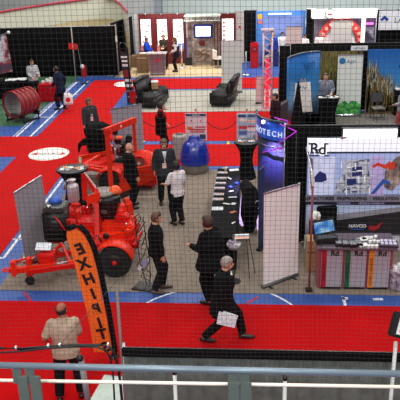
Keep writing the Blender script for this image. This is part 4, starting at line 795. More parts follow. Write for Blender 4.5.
for k in range(9): mb.ball((random.uniform(-.1, .1), random.uniform(-.1, .1), .45+random.uniform(-.02, .06)), .055)
mb.build('cup_waste', white, T, True)
# ---------------------------------------------------------------- curved popup, high table, long table
T = thing('curved_display', 'curved popup display with lit blue lettered header behind the long table', 'display', (0, 0, .012)); A = P(257.5, 193); B = P(287, 212)
def arcp(u): p = Vector((A.x, A.y, 0)).lerp(Vector((B.x, B.y, 0)), u); n = Vector((-(B.y-A.y)*-1, -(B.x-A.x), 0)); n = Vector((A.y-B.y, B.x-A.x, 0)).normalized()*-1; return p+n*.3*math.sin(math.pi*u)
body = mat('dark indigo cloth', (24, 26, 62), .6, var=.2); f = lambda u, v: tuple(arcp(u)+Vector((0, 0, 1.95*v))); MB().sheet(f, 24, 2).build('body', body, T, True, solid=.03)
hb = ramp_mat('deep blue header', [(.35, (20, 40, 130)), (.55, (40, 90, 200)), (.75, (90, 80, 190))], noise=1.6, emit=.4, rough=.3); f = lambda u, v: tuple(arcp(u)*1.0+Vector((-.03, -.03, 1.88+.5*v))); MB().sheet(f, 24, 3).build('header', hb, T, True, solid=.03)
f = lambda u, v: tuple(arcp(u)*1.0+Vector((-.06, -.06, 2.36+.06*v))); MB().sheet(f, 24, 1).build('header_rim', mat('dark teal rim', (24, 60, 84), .4), T, True, solid=.05)
sl = mat('silver blue letter', (196, 216, 250), .4, emit=.6)
for k, ch in enumerate('GEOTECH'):
    u = .3+.1*k; p = arcp(u); d = (arcp(u+.03)-arcp(u-.03)); a = math.atan2(d.y, d.x); text(ch, .2, p+Vector((-.055, -.055, 2.06)), sl, T, name='letter', rot=(R(90), 0, a), bold=.006)
p = arcp(.62); MB().ball(p+Vector((-.1, -.1, 2.34)), .05).build('highlight_ball', mat('lit violet white', (214, 206, 255), .4, emit=6), T, True)  # glowing ball put in as the bright highlight on the header
q = P(261, 249); T = thing('slim_banner', 'slim dark blue banner seen edge on left of the white banner back', 'banner', (q.x, q.y, .012), R(70)); MB().box((0, 0, 1.0), (.3, .03, 1.96)).build('banner_sheet', mat('deep blue cloth', (20, 40, 96), .6, var=.2), T); MB().box((0, 0, .03), (.34, .12, .06), bev=.01).build('base_case', blackp, T)
q = P(279, 128); T = thing('side_counter', 'dark grey slanted counter in front of the person behind the glowing truss tower', 'counter', (q.x, q.y, .012)); MB().prism([(-.34, 0), (.3, 0), (.3, 1.05), (-.34, .62)], -.2, .2).build('body', mat('charcoal board', (60, 58, 62), .6), T); MB().box((.0, 0, .03), (.7, .46, .06)).build('plinth', blackp, T)
mg = mat('magenta lit tube', (190, 40, 210), .4, emit=.5)  # magenta light on the tubes put into their colour and glow
T = thing('display_frame', 'thin tube frame in magenta light spreading beside the curved popup', 'stand', (0, 0, 0)); 
def tb(a, b, r=.011): MB().tube(PY(*a), PY(*b), r, n=8).build('tube', mg, T, True)
for a, b in (((274, 117.5, 15.6), (288, 121, 15.5)), ((288, 121, 15.5), (286, 133, 15.5)), ((280, 124, 15.5), (296.5, 131.5, 15.0)), ((296.5, 131.5, 15.0), (279, 143, 15.4)), ((285, 132, 15.5), (291, 142, 15.4)), ((262.5, 152.5, 15.6), (293, 145, 15.3)), ((279, 143, 15.4), (276, 149.5, 15.5))): tb(a, b)
p = PY(296.5, 131.5, 15.0); MB().tube((p.x, p.y, 0.012), p, .012).build('upright', blackp, T, True)
MB().loft([(arcp(u)+Vector((-.1, -.12, 1.75))) for u in (.05, .25, .5, .75, .95)], .02, n=8).build('lower_hoop', blackp, T, True)
q = P(246.5, 141.5, 1.12); T = high_table('black covered high table with brochures in front of the right framed poster', (q.x, q.y, .012), 1.1, .36)
for k, (dx, dy) in enumerate(((-.2, .05), (-.13, -.05), (-.05, .06), (.12, .0), (.18, .08), (.22, -.02))):
    o = MB().box((0, 0, .006), (.09, .13, .012)).build('brochure', mat(('bro white', 'bro orange', 'bro blue')[k % 3], ((226, 226, 226), (216, 140, 90), (120, 150, 190))[k % 3], .5)); place(o, (q.x+dx, q.y+dy, 1.126), .4*k); tag(o, 'brochure on the black high table in front of the photo poster', 'brochure', 'brochures on the right high table')
q = P(72, 168.5, 1.12); T = high_table('black covered high table with brochures behind the silver canister of the nearer machine', (q.x, q.y, .012), 1.1, .42)
for k, (dx, dy) in enumerate(((-.25, -.08), (-.2, .08), (-.1, -.1), (-.06, .06), (.14, .0), (.22, .1), (.25, -.06))):
    o = MB().box((0, 0, .006), (.12, .16, .012)).build('brochure', mat(('bro white', 'bro orange', 'bro grey')[k % 3], ((226, 226, 226), (216, 140, 90), (170, 170, 176))[k % 3], .5)); place(o, (q.x+dx, q.y+dy, 1.126), .4*k); tag(o, 'brochure on the black high table above the nearer red machine', 'brochure', 'brochures on the left high table')
a, b, c = P(215.5, 168.5, .78), P(240.5, 167.5, .78), P(209.5, 238, .78); xL, xR, yF, yB = (a.x+c.x)/2, b.x+.0, c.y, a.y
T = thing('long_table', 'long black covered table lined with rows of leaflets', 'table', ((xL+xR)/2, (yF+yB)/2, .012)); W, Lh = xR-xL, yB-yF
n = 40; mb = MB(); mb.box((0, 0, .38), (W, Lh, .76), bev=.02); mb.build('cloth', black, T)
MB().box((0, 0, .765), (W-.02, Lh-.02, .01)).build('table_top', black, T)
TT = .786
pm_ = ramp_mat('photo leaflet', [(.35, (70, 90, 140)), (.5, (214, 214, 222)), (.62, (190, 140, 110))], noise=16)
for x, y in ((222.5, 173), (221.5, 178.5), (220.5, 183.5), (219.5, 188.5), (218.5, 194.5), (218, 199.5), (217.5, 209)):
    q = P(x, y, TT); T = thing('leaflet_stack', 'row of photo leaflets laid across the left side of the long table', 'leaflets', (q.x, q.y, TT+.0), 0, 'leaflet rows on the long table')
    for k in range(3): MB().box((-.09+.09*k, 0, .01), (.085, .13 if y != 209 else .18, .02)).build('leaflet', pm_ if y != 209 else papers, T)
for x, y, w_, d_, rz_, m_, lab in ((234, 170.3, .26, .16, .2, white, 'white round cornered cloth at the far right corner of the long table'), (229.5, 178.5, .05, .16, .5, white, 'thin white paper strip right of the second leaflet row'), (231, 191.5, .14, .05, .6, white, 'small white slip left of centre between the blue disc and the fifth row'), (232.5, 197.5, .2, .05, .1, white, 'long white slip on the right half of the long table'), (226.5, 204, .18, .05, -.4, white, 'crossed white slip nearest the seventh leaflet row'), (233.5, 204, .1, .12, -.4, papers, 'white folded card on the right half of the long table'), (233, 212.5, .1, .16, -.9, mat('rusty red print', (170, 80, 50), .5), 'rusty red leaflet near the nearer end of the long table'), (233.5, 223, .04, .12, -.6, white, 'tiny white slip at the near end of the long table')):
    q = P(x, y, TT); o = MB().box((0, 0, .008), (w_, d_, .014), bev=.003).build('paper_slip', m_); place(o, (q.x, q.y, TT), rz_); tag(o, lab, 'paper')
bm_ = mat('bright blue plastic', (20, 60, 210), .4)
for x, y, lab in ((236.5, 184, 'larger blue disc on the right side of the long table'), (230.5, 187.5, 'smaller blue disc left of the larger one on the long table')): q = P(x, y, TT); o = MB().lathe([(.05, 0), (.055, .01), (.055, .03), (.045, .04)], n=20).build('blue_disc', bm_, None, True); place(o, (q.x, q.y, TT)); tag(o, lab, 'disc')
q = P(225.7, 171, TT); o = MB().lathe([(.03, 0), (.042, .1), (.038, .1), (.026, .01)], n=16).build('paper_cup', mat('pink grey cup', (196, 180, 180), .5), None, True); place(o, (q.x, q.y, TT)); tag(o, 'single cup at the far end of the long table', 'cup')
q = P(249.5, 240, .012); T = thing('draped_chair', 'black cloth draped chair with a white ring mark right of the long table', 'chair', (q.x+.0, q.y+.45, .012), R(5)); mb = MB()
mb.loft([(0, 0, 0.02), (.0, .1, .45), (.06, .12, .7), (.02, .2, .95), (-.06, .5, 1.02), (-.12, .9, .93)], [(.12, .16), (.22, .34), (.26, .38), (.2, .3), (.14, .2), (.05, .08)], n=16); remesh(mb, 'cloth_cover', black, T, .03, 3)
MB().loft([(.17+.06*math.cos(t/10*6.283), -.19, .8+.10*math.sin(t/10*6.283)) for t in range(10)], .006, side=(0, 1, 0), n=6, closed=True).build('ring_mark', white, T)
for sx in (-.15, .15): MB().tube((sx, -.1, 0), (sx, -.1, .4), .015).build('leg', blackp, T)
q = P(241, 237, .93); T = thing('literature_stand', 'thin legged stand with colourful leaflets between the long table and the white banner back', 'stand', (q.x, q.y, .012)); MB().box((0, 0, .91), (.36, .26, .02)).build('tray', blackp, T)
for a, b in (((.12, -.08, .9), (.18, -.12, 0)), ((.16, .1, .9), (.3, .12, 0)), ((-.1, .08, .9), (-.12, .12, 0))): MB().tube(a, b, .009).build('leg', blackp, T, True)
for k, c in enumerate(((230, 226, 220), (96, 160, 200), (226, 130, 70), (220, 190, 180))): MB().box((.02, .09-.06*k, .93), (.3, .05, .015), rot=(0, 0, .1)).build('leaflet', mat('leaflet %d tone' % c[0]+str(c[1]), c, .5), T)
q = P(234, 243, .9); mb = MB(); random.seed(8)
for k in range(14): mb.ball((random.uniform(-.1, .1), random.uniform(-.1, .1), random.uniform(-.05, .08)), random.uniform(.03, .05))
T = thing('wire_basket', 'clear basket of crumpled wrappers beside the man with his back turned', 'basket', (q.x, q.y-.02, .012)); o = mb.build('wrappers', ramp_mat('crumpled bag', [(.5, (200, 200, 200))], noise=14), T, True); o.location = (0, 0, .86); MB().lathe([(.1, .78), (.15, .88), (.155, .88), (.11, .775)], n=20).build('bowl', mat('clear grey bowl', (150, 150, 150), .3), T, True); MB().tube((0, 0, 0), (0, 0, .78), .015).build('stem', blackp, T); MB().lathe([(.14, 0), (.14, .015)]).build('base_plate', blackp, T)
# brochure rack
q = P(146, 287); T = thing('brochure_rack', 'black folding wire rack with two leaflets beside the nearer machine', 'rack', (q.x, q.y, .012)); O = Vector((q.x, q.y, .012)); RY = q.y+.05
mb = MB(); mb.slab([(-.28, -.16), (.12, -.24), (.2, .12), (-.16, .2)], 0, .03); mb.build('base_plate', blackp, T)
def wire(pl, name='wire_frame', r=.0115, cl=True): MB().loft([PY(x, y, RY)-O for x, y in pl], r, side=(0, 1, 0), n=6, closed=cl).build(name, blackp, T)
for i, pl in enumerate(([(139, 213.5), (147-6, 219), (137, 225.5), (131.5, 220)], [(141, 219), (145, 222), (138, 233), (134, 230)], [(139, 228), (146.5, 233), (142, 245), (134, 240)], [(140, 240), (147, 245), (144, 255), (134, 252)], [(144.5, 254), (150.5, 259.5), (144.5, 271), (137, 265)], [(144, 268), (151, 273), (150, 281), (141, 277)])):
    wire(pl); m1 = [((pl[0][0]+pl[3][0])/2, (pl[0][1]+pl[3][1])/2), ((pl[1][0]+pl[2][0])/2, (pl[1][1]+pl[2][1])/2)]; wire(m1, 'cross_wire', .005, False); wire([((pl[0][0]+pl[1][0])/2, (pl[0][1]+pl[1][1])/2), ((pl[2][0]+pl[3][0])/2, (pl[2][1]+pl[3][1])/2)], 'cross_wire', .005, False)
wire([(135, 217), (137, 240), (140, 262), (147, 285)], 'spine', .01, False); wire([(143, 217), (146, 240), (150, 262), (150, 285)], 'spine', .01, False)
MB().prism([(lambda p: (p.x, p.z))(PY(x, y, RY)-O) for x, y in ((145, 256.5), (149, 259.5), (145.5, 265.5), (141.5, 262.5))], -.02, -.01).build('leaflet', mat('lilac leaflet', (150, 150, 190), .5), T); MB().prism([(lambda p: (p.x, p.z))(PY(x, y, RY)-O) for x, y in ((139.5, 264), (142.5, 266), (140.5, 269.5), (137.5, 267.5))], -.02, -.01).build('leaflet', papers, T)
# ---------------------------------------------------------------- machines
def wheel(T, c, r, w, hub=redp, name='wheel', fend=None):
    o = MB().lathe([(r*.55, -w/2), (r*.92, -w/2), (r, -w/2+.03), (r, w/2-.03), (r*.92, w/2), (r*.55, w/2)], (0, 0, 0), 36, 'y').build(name, rubber, T, True); o.location = c
    h = MB().lathe([(r*.5, -w/2-.005), (r*.54, -w/2+.01), (r*.2, -w/2+.05), (.01, -w/2+.05)], (0, 0, 0), 24, 'y').build('rim', blackp, o, True)
    MB().lathe([(.05, -w/2-.02), (.06, -w/2+.03)], (0, 0, 0), 16, 'y').build('hub', hub, o, True); return o
def fender(T, c, r, w, m, a0=15, a1=165, name='fender'):
    f = lambda u, v: (c[0]+r*math.cos(R(a0+(a1-a0)*u)), c[1]-w/2+w*v, c[2]+r*math.sin(R(a0+(a1-a0)*u))); return MB().sheet(f, 20, 3).build(name, m, T, True, solid=.03)
O = P(97, 268, .012); O.z = .012
T = thing('trailer_pump', 'red trailer mounted pump machine with tow bar beside the orange flag', 'machine', O)
def w(x, y, Y): return PY(x, y, Y)-O
def g(x, y, z): return P(x, y, z)-O
def tubes(name, m, segs, par=None, n=10):
    mb = MB()
    for a, b, r in segs: mb.tube(a, b, r, n=n)
    return mb.build(name, m, par or T, True)
yb = 13.62
wc_ = g(115, 263, .34); wheel(T, (wc_.x, wc_.y+.04, .36), .36, .22); fender(T, (wc_.x-.02, wc_.y+.06, .36), .44, .34, oran, 12, 150)
wheel(T, (wc_.x-.1, wc_.y+1.35, .36), .36, .22)
# chassis and tow bar
def bar(name, a, b, w_, h_, m=redp, par=None):
    a, b = Vector(a), Vector(b); d = b-a; mb = MB(); mb.box((0, 0, 0), (d.length, w_, h_), bev=.006); o = mb.build(name, m, par or T); o.location = (a+b)/2; o.rotation_euler = d.to_track_quat('X', 'Z').to_euler(); return o
bar('chassis_rail', g(30, 272, .42), g(96, 262, .5), .08, .1); bar('chassis_rail', g(30, 262, .45), g(132, 238, .5), .08, .1)
bar('tow_bar', g(9, 270, .44), g(34, 268, .44), .1, .1, oran); bar('tow_bar', g(14, 271, .44), g(74, 263, .44), .09, .12, oran); bar('tow_bar', g(16, 262, .46), g(60, 252, .5), .07, .08)
p = g(6, 270, .44); MB().loft([(p.x+.07*math.cos(t/12*6.283), p.y+.07*math.sin(t/12*6.283), p.z) for t in range(12)], .022, side=(0, 0, 1), n=8, closed=True).build('tow_ring', oran, T, True)
for x, y in ((14.5, 274), (30, 271)):
    p = g(x, y, .36); mb = MB(); mb.box((p.x, p.y, p.z+.14), (.09, .14, .34), bev=.01); mb.build('upright_plate', oran, T)
p = g(30, 281, .1); mb = MB(); mb.tube((p.x, p.y, .1), (p.x, p.y, .62), .03); mb.build('jack_post', chrome, T, True); o = MB().lathe([(.09, -.035), (.1, -.02), (.1, .02), (.09, .035)], (0, 0, 0), 20, 'y').build('jack_wheel', rubber, T, True); o.location = (p.x, p.y, .1); mb = MB(); mb.box((p.x+.02, p.y, .26), (.16, .12, .06), bev=.01); mb.build('jack_bracket', oran, T)
tubes('jack_crank', chrome, [((p.x, p.y, .62), (p.x-.12, p.y, .66), .012), (g(16, 264, .55), g(38, 256, .62), .014)])
p = g(47, 258, .55); MB().box((p.x, p.y, p.z+.0), (.34, .3, .26), bev=.02).build('tool_box', redp, T)
tubes('hose_coupling', blackp, [(g(35, 262, .55), g(42, 252, .62), .05), (g(38, 260, .5), g(47, 256, .6), .03)])
mb = MB(); q = g(43.5, 246.5, .78); mb.box((q.x, q.y, q.z), (.32, .22, .015), rot=(R(20), R(4), .12)); lf = mb.build('instruction_sheet', papers, T)
q = g(43.5, 246.5, .78); tubes('sheet_stem', redp, [((q.x, q.y, q.z-.01), (q.x, q.y+.05, .5), .02)])
for sg in ((g(53, 250, .6), g(64, 244, .65), .03), (g(55, 264, .5), g(68, 262, .5), .028)): tubes('silver_strut', chrome, [sg])
bar('curved_brace', g(61, 243, .68), g(70, 262, .46), .05, .07); bar('curved_brace', g(52, 253, .6), g(62, 243, .68), .05, .06); bar('cross_member', g(52, 240, .55), g(72, 236, .6), .1, .14, redp)
# engine housing
p = g(57, 240, .5); mb = MB(); mb.box((p.x+.0, p.y+.12, p.z+.36), (.5, .62, .78), bev=.07); eb = mb.build('engine_housing', mat('black engine housing', (22, 22, 24), .45), T, True)
for k in range(5): MB().box((p.x, p.y-.2, p.z+.12+k*.12), (.36, .012, .03)).build('vent_slat', rubber, T)
MB().box((p.x+.03, p.y+.1, p.z+.78), (.5, .52, .1), bev=.03).build('housing_lid', mat('dark grey lid', (54, 54, 56), .4), T)
c = MB(); c.lathe([(.14, 0), (.15, .03), (.13, .09), (.06, .12), (.02, .125)], (p.x-.02, p.y+.25, p.z+.82), 24); c.build('blue_cap', mat('bright blue cap', (30, 84, 180), .4), T, True)
MB().lathe([(.05, 0), (.06, .03), (.03, .04)], (p.x-.09, p.y-.05, p.z+.83), 16).build('filler_cap', chrome, T, True)
# silver canister
p = g(74, 202, 1.05); MB().lathe([(.10, 0), (.135, .05), (.14, .40), (.12, .44), (.06, .46), (.055, .52), (.09, .54), (.09, .57), (.02, .58)], p, 28).build('air_canister', mat('brushed lilac steel', (196, 182, 190), .35, .35), T, True); tubes('intake_pipe', chrome, [(p+Vector((0, 0, .54)), p+Vector((-.17, 0, .5)), .035), (p+Vector((-.17, 0, .5)), p+Vector((-.2, .02, .3)), .03)])
# pump block
random.seed(11); bx0 = g(62, 236, .6); bx1 = g(98, 236, .6)
mb = MB()
for k in range(7):
    x = 64+k*5; q = g(x, 232-k*.6, .62); mb.box((q.x, q.y+.3, .62+.12*(k % 2)), (.16, .5, .5+.1*(k % 3)), bev=.03)
mb.build('pump_block', redp, T)
for (x, y, z, r, h_) in ((64, 214, .95, .07, .3), (70, 222, .9, .09, .34), (78, 216, 1.0, .08, .3), (84, 211, 1.05, .07, .26), (88, 224, .9, .09, .3), (76, 205, 1.15, .06, .2), (90, 206, 1.15, .06, .22), (82, 228, .85, .07, .2)):
    q = g(x, y, z); MB().lathe([(r*.5, -h_/2)]+[(r*(.72 if kk % 2 else .98), -h_/2+.02+(h_-.04)*kk/9) for kk in range(10)]+[(r*.4, h_/2)], q, 18, 'x' if int(x) % 3 else 'z').build('pump_cylinder', oran if int(x) % 2 else redp, T, True)
for k in range(10):
    a = g(random.uniform(62, 96), random.uniform(206, 236), random.uniform(.7, 1.1)); b = a+Vector((random.uniform(-.3, .3), random.uniform(-.15, .2), random.uniform(-.25, .25))); mid = (a+b)/2+Vector((0, -.06, .1)); MB().loft([a, mid, b], .016, n=8).build('hose', redp if k % 3 else blackp, T, True)
for x, y, z in ((92, 226, .85), (99, 229, .8), (83, 240, .7), (72, 240, .65), (66, 207, 1.05)): q = g(x, y, z); MB().ball(q, .028).build('valve_knob', chrome, T, True)
q = g(112, 229, .72); MB().box(q, (.12, .1, .03), rot=(.3, 0, .1)).build('yellow_label', mat('yellow label', (200, 180, 40), .5), T)
mb = MB(); q = g(86, 246, .45); mb.box((q.x, q.y+.35, .72), (.62, .6, .5), bev=.05); q = g(116, 240, .6); mb.build('pump_body', redp, T)
mb = MB(); mb.box((q.x, q.y+.45, .72), (.75, .6, .34), bev=.05); mb.build('rear_body', oran, T); MB().box((q.x+.1, q.y+.4, .95), (.3, .3, .22), bev=.04).build('gear_case', redp, T)
for k, (x, y, z) in enumerate(((78, 238, .8), (90, 236, .85), (106, 236, .85), (128, 232, .85), (84, 246, .6))): q = g(x, y, z); MB().lathe([(.05, -.03), (.07, -.02), (.07, .02), (.05, .03)], q, 16, 'y').build('flange', (blackp, oran)[k % 2], T, True)
random.seed(31)
for k in range(16):
    x, y = random.uniform(62, 130), random.uniform(212, 244); q = g(x, y, 1.0-(y-212)/32*.45); q.y -= .02; sx = random.uniform(.05, .13)
    MB().box(q, (sx, .08, random.uniform(.04, .12)), rot=(.1, random.uniform(-.5, .5), .2), bev=.008).build(('valve_gap_block', 'bracket')[k % 2], (blackp, redp, oran, mat('dark machine base and recess', (60, 30, 26), .6))[k % 4], T)  # dark ones among these blocks stand for shaded recesses between parts
for k in range(12):
    x, y = random.uniform(66, 128), random.uniform(208, 240); a = g(x, y, 1.0-(y-208)/32*.4)+Vector((0, -.06, 0)); b = a+Vector((random.uniform(-.28, .28), random.uniform(-.05, .1), random.uniform(-.3, .05))); MB().loft([a, (a+b)/2+Vector((0, -.05, .06)), b], .013, n=8).build('hydraulic_line', (blackp, chrome, redp)[k % 3], T, True)
# upright mast and guard plates
bar('mast', g(97.5, 246, .55), g(96.5, 190, 1.55)+Vector((0, 0, 0)), .1, .14, redp)
bar('mast_top', g(96, 190, 1.55), g(90, 186, 1.6), .08, .08, oran)
def plate(name, pl, Y, m=redp, th=.03): MB().prism([(lambda p: (p.x, p.z))(PY(x, y, Y)-O) for x, y in pl], Y-O.y-th/2, Y-O.y+th/2).build(name, m, T)
YM = (O+g(97, 215, 1.1)).y
plate('guard_plate', [(81.5, 173.5), (84, 173.5), (95, 187), (95, 192), (92.5, 192), (87.5, 181), (87, 200), (82.5, 200)], YM+.1); plate('guard_plate', [(87, 196), (100, 192), (100, 200), (87, 205)], YM+.1, oran); plate('guard_edge', [(84, 172.5), (85.2, 172.5), (96, 186.5), (95, 187.5)], YM+.07, mat('pale edge', (222, 190, 180), .4))
# hopper, grey lid, orange cone
p = g(110, 224, .7); MB().lathe([(.08, 0), (.18, .1), (.27, .45), (.29, .66), (.28, .72)], p, 28).build('hopper', blackp, T, True); MB().box(p+Vector((-.05, -.29, .42)), (.14, .02, .12), rot=(R(15), 0, 0), bev=.01).build('hopper_label', mat('grey label', (90, 92, 94), .5), T)
MB().lathe([(.24, .66), (.29, .68), (.29, .72), (.27, .74), (.02, .75)], p+Vector((-.12, .05, .06)), 28).build('grey_lid', mat('grey steel lid', (128, 122, 116), .5), T, True); MB().box(p+Vector((-.12, -.25, .68)), (.24, .02, .09)).build('band', blackp, T); text('W', .09, p+Vector((-.1, -.265, .68)), white, T)
q = g(115, 190, 1.5); MB().lathe([(.15, -.06), (.16, -.02), (.11, .05), (.07, .09), (.02, .1)], q, 24).build('orange_cone', mat('orange plastic', (240, 84, 30), .5), T, True)
q2 = g(112, 195, 1.4); tubes('cone_arm', redp, [(q+Vector((0, 0, -.06)), g(122, 208, 1.1), .04), (g(100, 197, 1.35), g(118, 193, 1.42), .03)])
# red motor housings right
for x, y, z, r, h_, tl in ((121, 215, .95, .13, .5, 8), (128, 208, 1.0, .12, .44, -6), (124, 228, .75, .12, .24, 0), (131, 222, .8, .1, .28, -10)):
    q = g(x, y, z); o = MB().lathe([(r*.5, -h_/2), (r*.85, -h_/2+.03)]+[(r*(.86 if kk % 2 else 1), -h_/2+.05+(h_-.14)*kk/11) for kk in range(12)]+[(r*.6, h_/2-.02), (r*.6, h_/2+.01), (r*.3, h_/2+.03)], (0, 0, 0), 24).build('motor_housing', oran, T, True); o.location = q; o.rotation_euler = (0, R(tl), 0)
bar('deck', g(82, 244, .6), g(136, 236, .6), .5, .1, redp); bar('deck_edge', g(98, 238, .68), g(136, 228, .7), .3, .12, oran)
bar('rear_arm', g(126, 236, .7), g(140, 224, .9), .06, .08, oran); bar('rear_arm', g(120, 245, .5), g(139, 246, .52), .08, .1, redp); bar('rear_arm', g(134, 246, .55), g(142, 232, .7), .05, .06, redp)
MB().ball(g(126, 224, .9), .03).build('valve_knob', chrome, T, True)
# second machine
O = P(125, 185, .012); O.z = .012
T = thing('drum_mixer', 'red machine with roll bar and round drum farther back near the bald man', 'machine', O)
yb = 18
p = g(142, 168, .65); mb = MB(); mb.lathe([(.2, -.3), (.4, -.28), (.46, -.1), (.46, .15), (.38, .32), (.2, .38)], (0, 0, 0), 32, 'y'); o = mb.build('drum', oran, T, True); o.location = p+Vector((.02, .2, 0)); o.rotation_euler = (R(-28), 0, R(-14))
mb = MB(); f = lambda u, v: ((.2+.035*math.cos(6.283*v))*math.cos(6.283*u), -.34+.05*math.sin(6.283*v), (.2+.035*math.cos(6.283*v))*math.sin(6.283*u)); mb.sheet(f, 28, 8); mb.build('drum_mouth', redp, o, True); MB().lathe([(.17, -.345), (.17, -.335)], (0, 0, 0), 24, 'y').build('mouth_grille', mat('rust dark', (110, 30, 16), .6), o); MB().lathe([(.05, -.37), (.05, -.33)], (0, 0, 0), 12, 'y').build('mouth_hub', mat('grey beige hub', (160, 140, 120), .5), o)
plate('drum_skirt', [(122, 170), (157, 164), (158.5, 174), (150, 181), (123, 192), (118, 190)], (O+g(140, 186, .3)).y, oran, .06); bar('skirt_base', g(121, 196, .1), g(157, 176, .12), .08, .14, mat('dark machine base and recess', (60, 30, 26), .6)); 
q = g(140, 180, .35); MB().box(q+Vector((0, .35, .02)), (.9, .6, .5), bev=.05).build('mixer_base', redp, T)
tubes('hydraulic_hose', blackp, [(g(132, 152, 1.15), g(135, 186, .2), .03), (g(124, 150, 1.15), g(133, 152, 1.15), .03)])
# roll bar
A1, B1 = g(107, 131.5, 2.0), g(133.5, 120, 2.0)
bar('roll_bar_post', A1, (A1.x, A1.y, .4), .1, .12, oran); bar('roll_bar_post', B1, (B1.x, B1.y, .4), .09, .09, oran); bar('roll_bar_top', A1+Vector((-.06, 0, 0)), B1+Vector((.05, 0, 0)), .1, .17, oran)
m_ = (A1+B1)/2; MB().lathe([(.045, -.075), (.045, -.06)], m_, 14, 'y').build('round_badge', white, T)
bar('roll_bar_cap', A1+Vector((-.05, 0, -.04)), A1+Vector((.1, 0, .02)), .12, .12, redp)
# black covered engine and controls
q = g(97, 152, .62); o = MB(); o.loft([(-.3, 0, .12), (-.1, 0, .2), (.18, 0, .26), (.36, 0, .2)], [(.22, .3), (.33, .34), (.34, .36), (.2, .3)], side=(0, 1, 0), n=14); o.loft([(0, 0, -.45), (0, 0, .2)], [(.3, .28), (.36, .32)], n=12); o.loft([(-.35, -.05, .0), (-.55, -.1, -.1), (-.6, -.12, -.35)], [.14, .07, .03]); o = remesh(o, 'engine_cover', black, T, .03, 3); o.location = q+Vector((0, .2, .3)); MB().box(q+Vector((.22, .02, .74)), (.26, .2, .03), rot=(0, R(-8), 0)).build('beige_label', mat('beige label', (150, 142, 112), .5), T)
for x, y, z, s_ in ((118, 140, 1.3, .2), (124, 146, 1.15, .24), (129, 138, 1.35, .2), (120, 152, 1.0, .2), (115, 132, 1.45, .16)): MB().box(g(x, y, z), (s_, s_, s_), rot=(.2, .3, .1), bev=.03).build('control_block', blackp, T)
for k in range(9):
    a = g(random.uniform(112, 132), random.uniform(134, 158), random.uniform(.9, 1.3)); b = a+Vector((random.uniform(-.25, .25), .1, random.uniform(-.3, .2))); MB().loft([a, (a+b)/2+Vector((0, -.05, .1)), b], .02, n=8).build('hose', (blackp, redp, chrome)[k % 3], T, True)
for x, y, z in ((112, 146, 1.1), (117, 157, .9), (130, 146, 1.2)): MB().ball(g(x, y, z), .035).build('valve_knob', chrome, T, True)
MB().lathe([(.12, 0), (.1, .05), (.03, .08)], g(119, 138.5, 1.35), 18).build('orange_cap', mat('orange plastic', (240, 84, 30), .5), T, True)
# lower frame and wheels
bar('frame_rail', g(76, 166, .55), g(128, 178, .55), .12, .14, oran); bar('frame_rail', g(78, 158, .6), g(112, 152, .6), .1, .12, oran); bar('frame_arm', g(80, 168, .5), g(100, 156, .7), .12, .12, oran); bar('frame_arm', g(95, 170, .5), g(112, 160, .75), .14, .16, redp)
bar('cross_deck', g(86, 164, .6), g(126, 168, .62), .5, .08, redp); tubes('hitch_knob', mat('beige label', (150, 142, 112), .5), [(g(80, 165, .6), g(80, 158, .72), .05)])
wc_ = g(111, 182, .36); wheel(T, (wc_.x, wc_.y, .34), .34, .2); fender(T, (wc_.x, wc_.y, .34), .44, .34, oran, 8, 165); wheel(T, (wc_.x+.1, wc_.y+1.2, .34), .34, .2)
q = g(94, 180, .4); MB().box(q+Vector((0, .2, 0)), (.5, .4, .3), bev=.04).build('battery_box', mat('grey machine part', (120, 112, 106), .5), T); tubes('front_leg', redp, [(g(80, 170, .5), (g(80, 170, .5).x, g(80, 170, .5).y, 0), .04)])
# ---------------------------------------------------------------- people
def at(x, y, z=.012): return P(x, y, z)
blk = (22, 22, 25)
# walking man in the foreground
T, J = person('grey haired man in black suit striding right across the red aisle holding papers', at(222.5, 340), -90, 1.78, blk, (20, 20, 24), (150, 142, 136), 'crop', hl=(-.26, .1, .86), hr=(.25, .0, .74), fl=(-.08, .36), fr=(.08, -.33, .02), lean=5, hpitch=4, hem=.64, shirt=(226, 222, 220), fat=1.4, topname='suit_jacket')
p = wl(T, (.29, .04, .66)); T2 = thing('paper_sheets', 'white paper sheets held low by the striding man in the black suit', 'paper', p, R(-6)); MB().box((.06, -.02, -.05), (.33, .012, .23), rot=(R(-14), R(10), 0), bev=.002).build('sheet', papers, T2); MB().box((.08, .0, -.04), (.3, .01, .22), rot=(R(-14), R(16), 0)).build('sheet', papers, T2)
# man with his back, beige shirt
q = P(60.5, 304, 1.77); T, J = person('balding man in beige short sleeved shirt seen from behind at bottom left', (q.x, q.y, .012), 12, 1.77, (172, 152, 134), (26, 26, 30), (40, 24, 20), 'bald', hl=(-.3, .22, 1.0), hr=(.16, .34, 1.0), fl=(-.17, 0), fr=(.17, .05), lean=4, hpitch=-16, sleeves='short', hem=.9, fat=1.2, topname='shirt', sk=(160, 92, 70), hyaw=-30)
# man in black with sunglasses on his head
T, J = person('man in black sweater with sunglasses on his head standing by the brochure rack', at(157, 291.5), -76, 1.8, blk, (28, 28, 32), (92, 62, 46), 'crop', hl=(-.24, .1, .84), hr=(.24, .14, .8), fl=(-.1, .12), fr=(.1, -.06), shoe=(70, 50, 36), topname='sweater', hyaw=0)
g_ = MB(); hc = J['hc']
for s in (-1, 1): g_.ball(hc+Vector((s*.036, .068, .105)), (.03, .014, .02)); g_.tube(hc+Vector((s*.07, .06, .1)), hc+Vector((s*.086, -.04, .04)), .005)
g_.build('sunglasses', mat('brown lens', (40, 26, 20), .2), T, True)
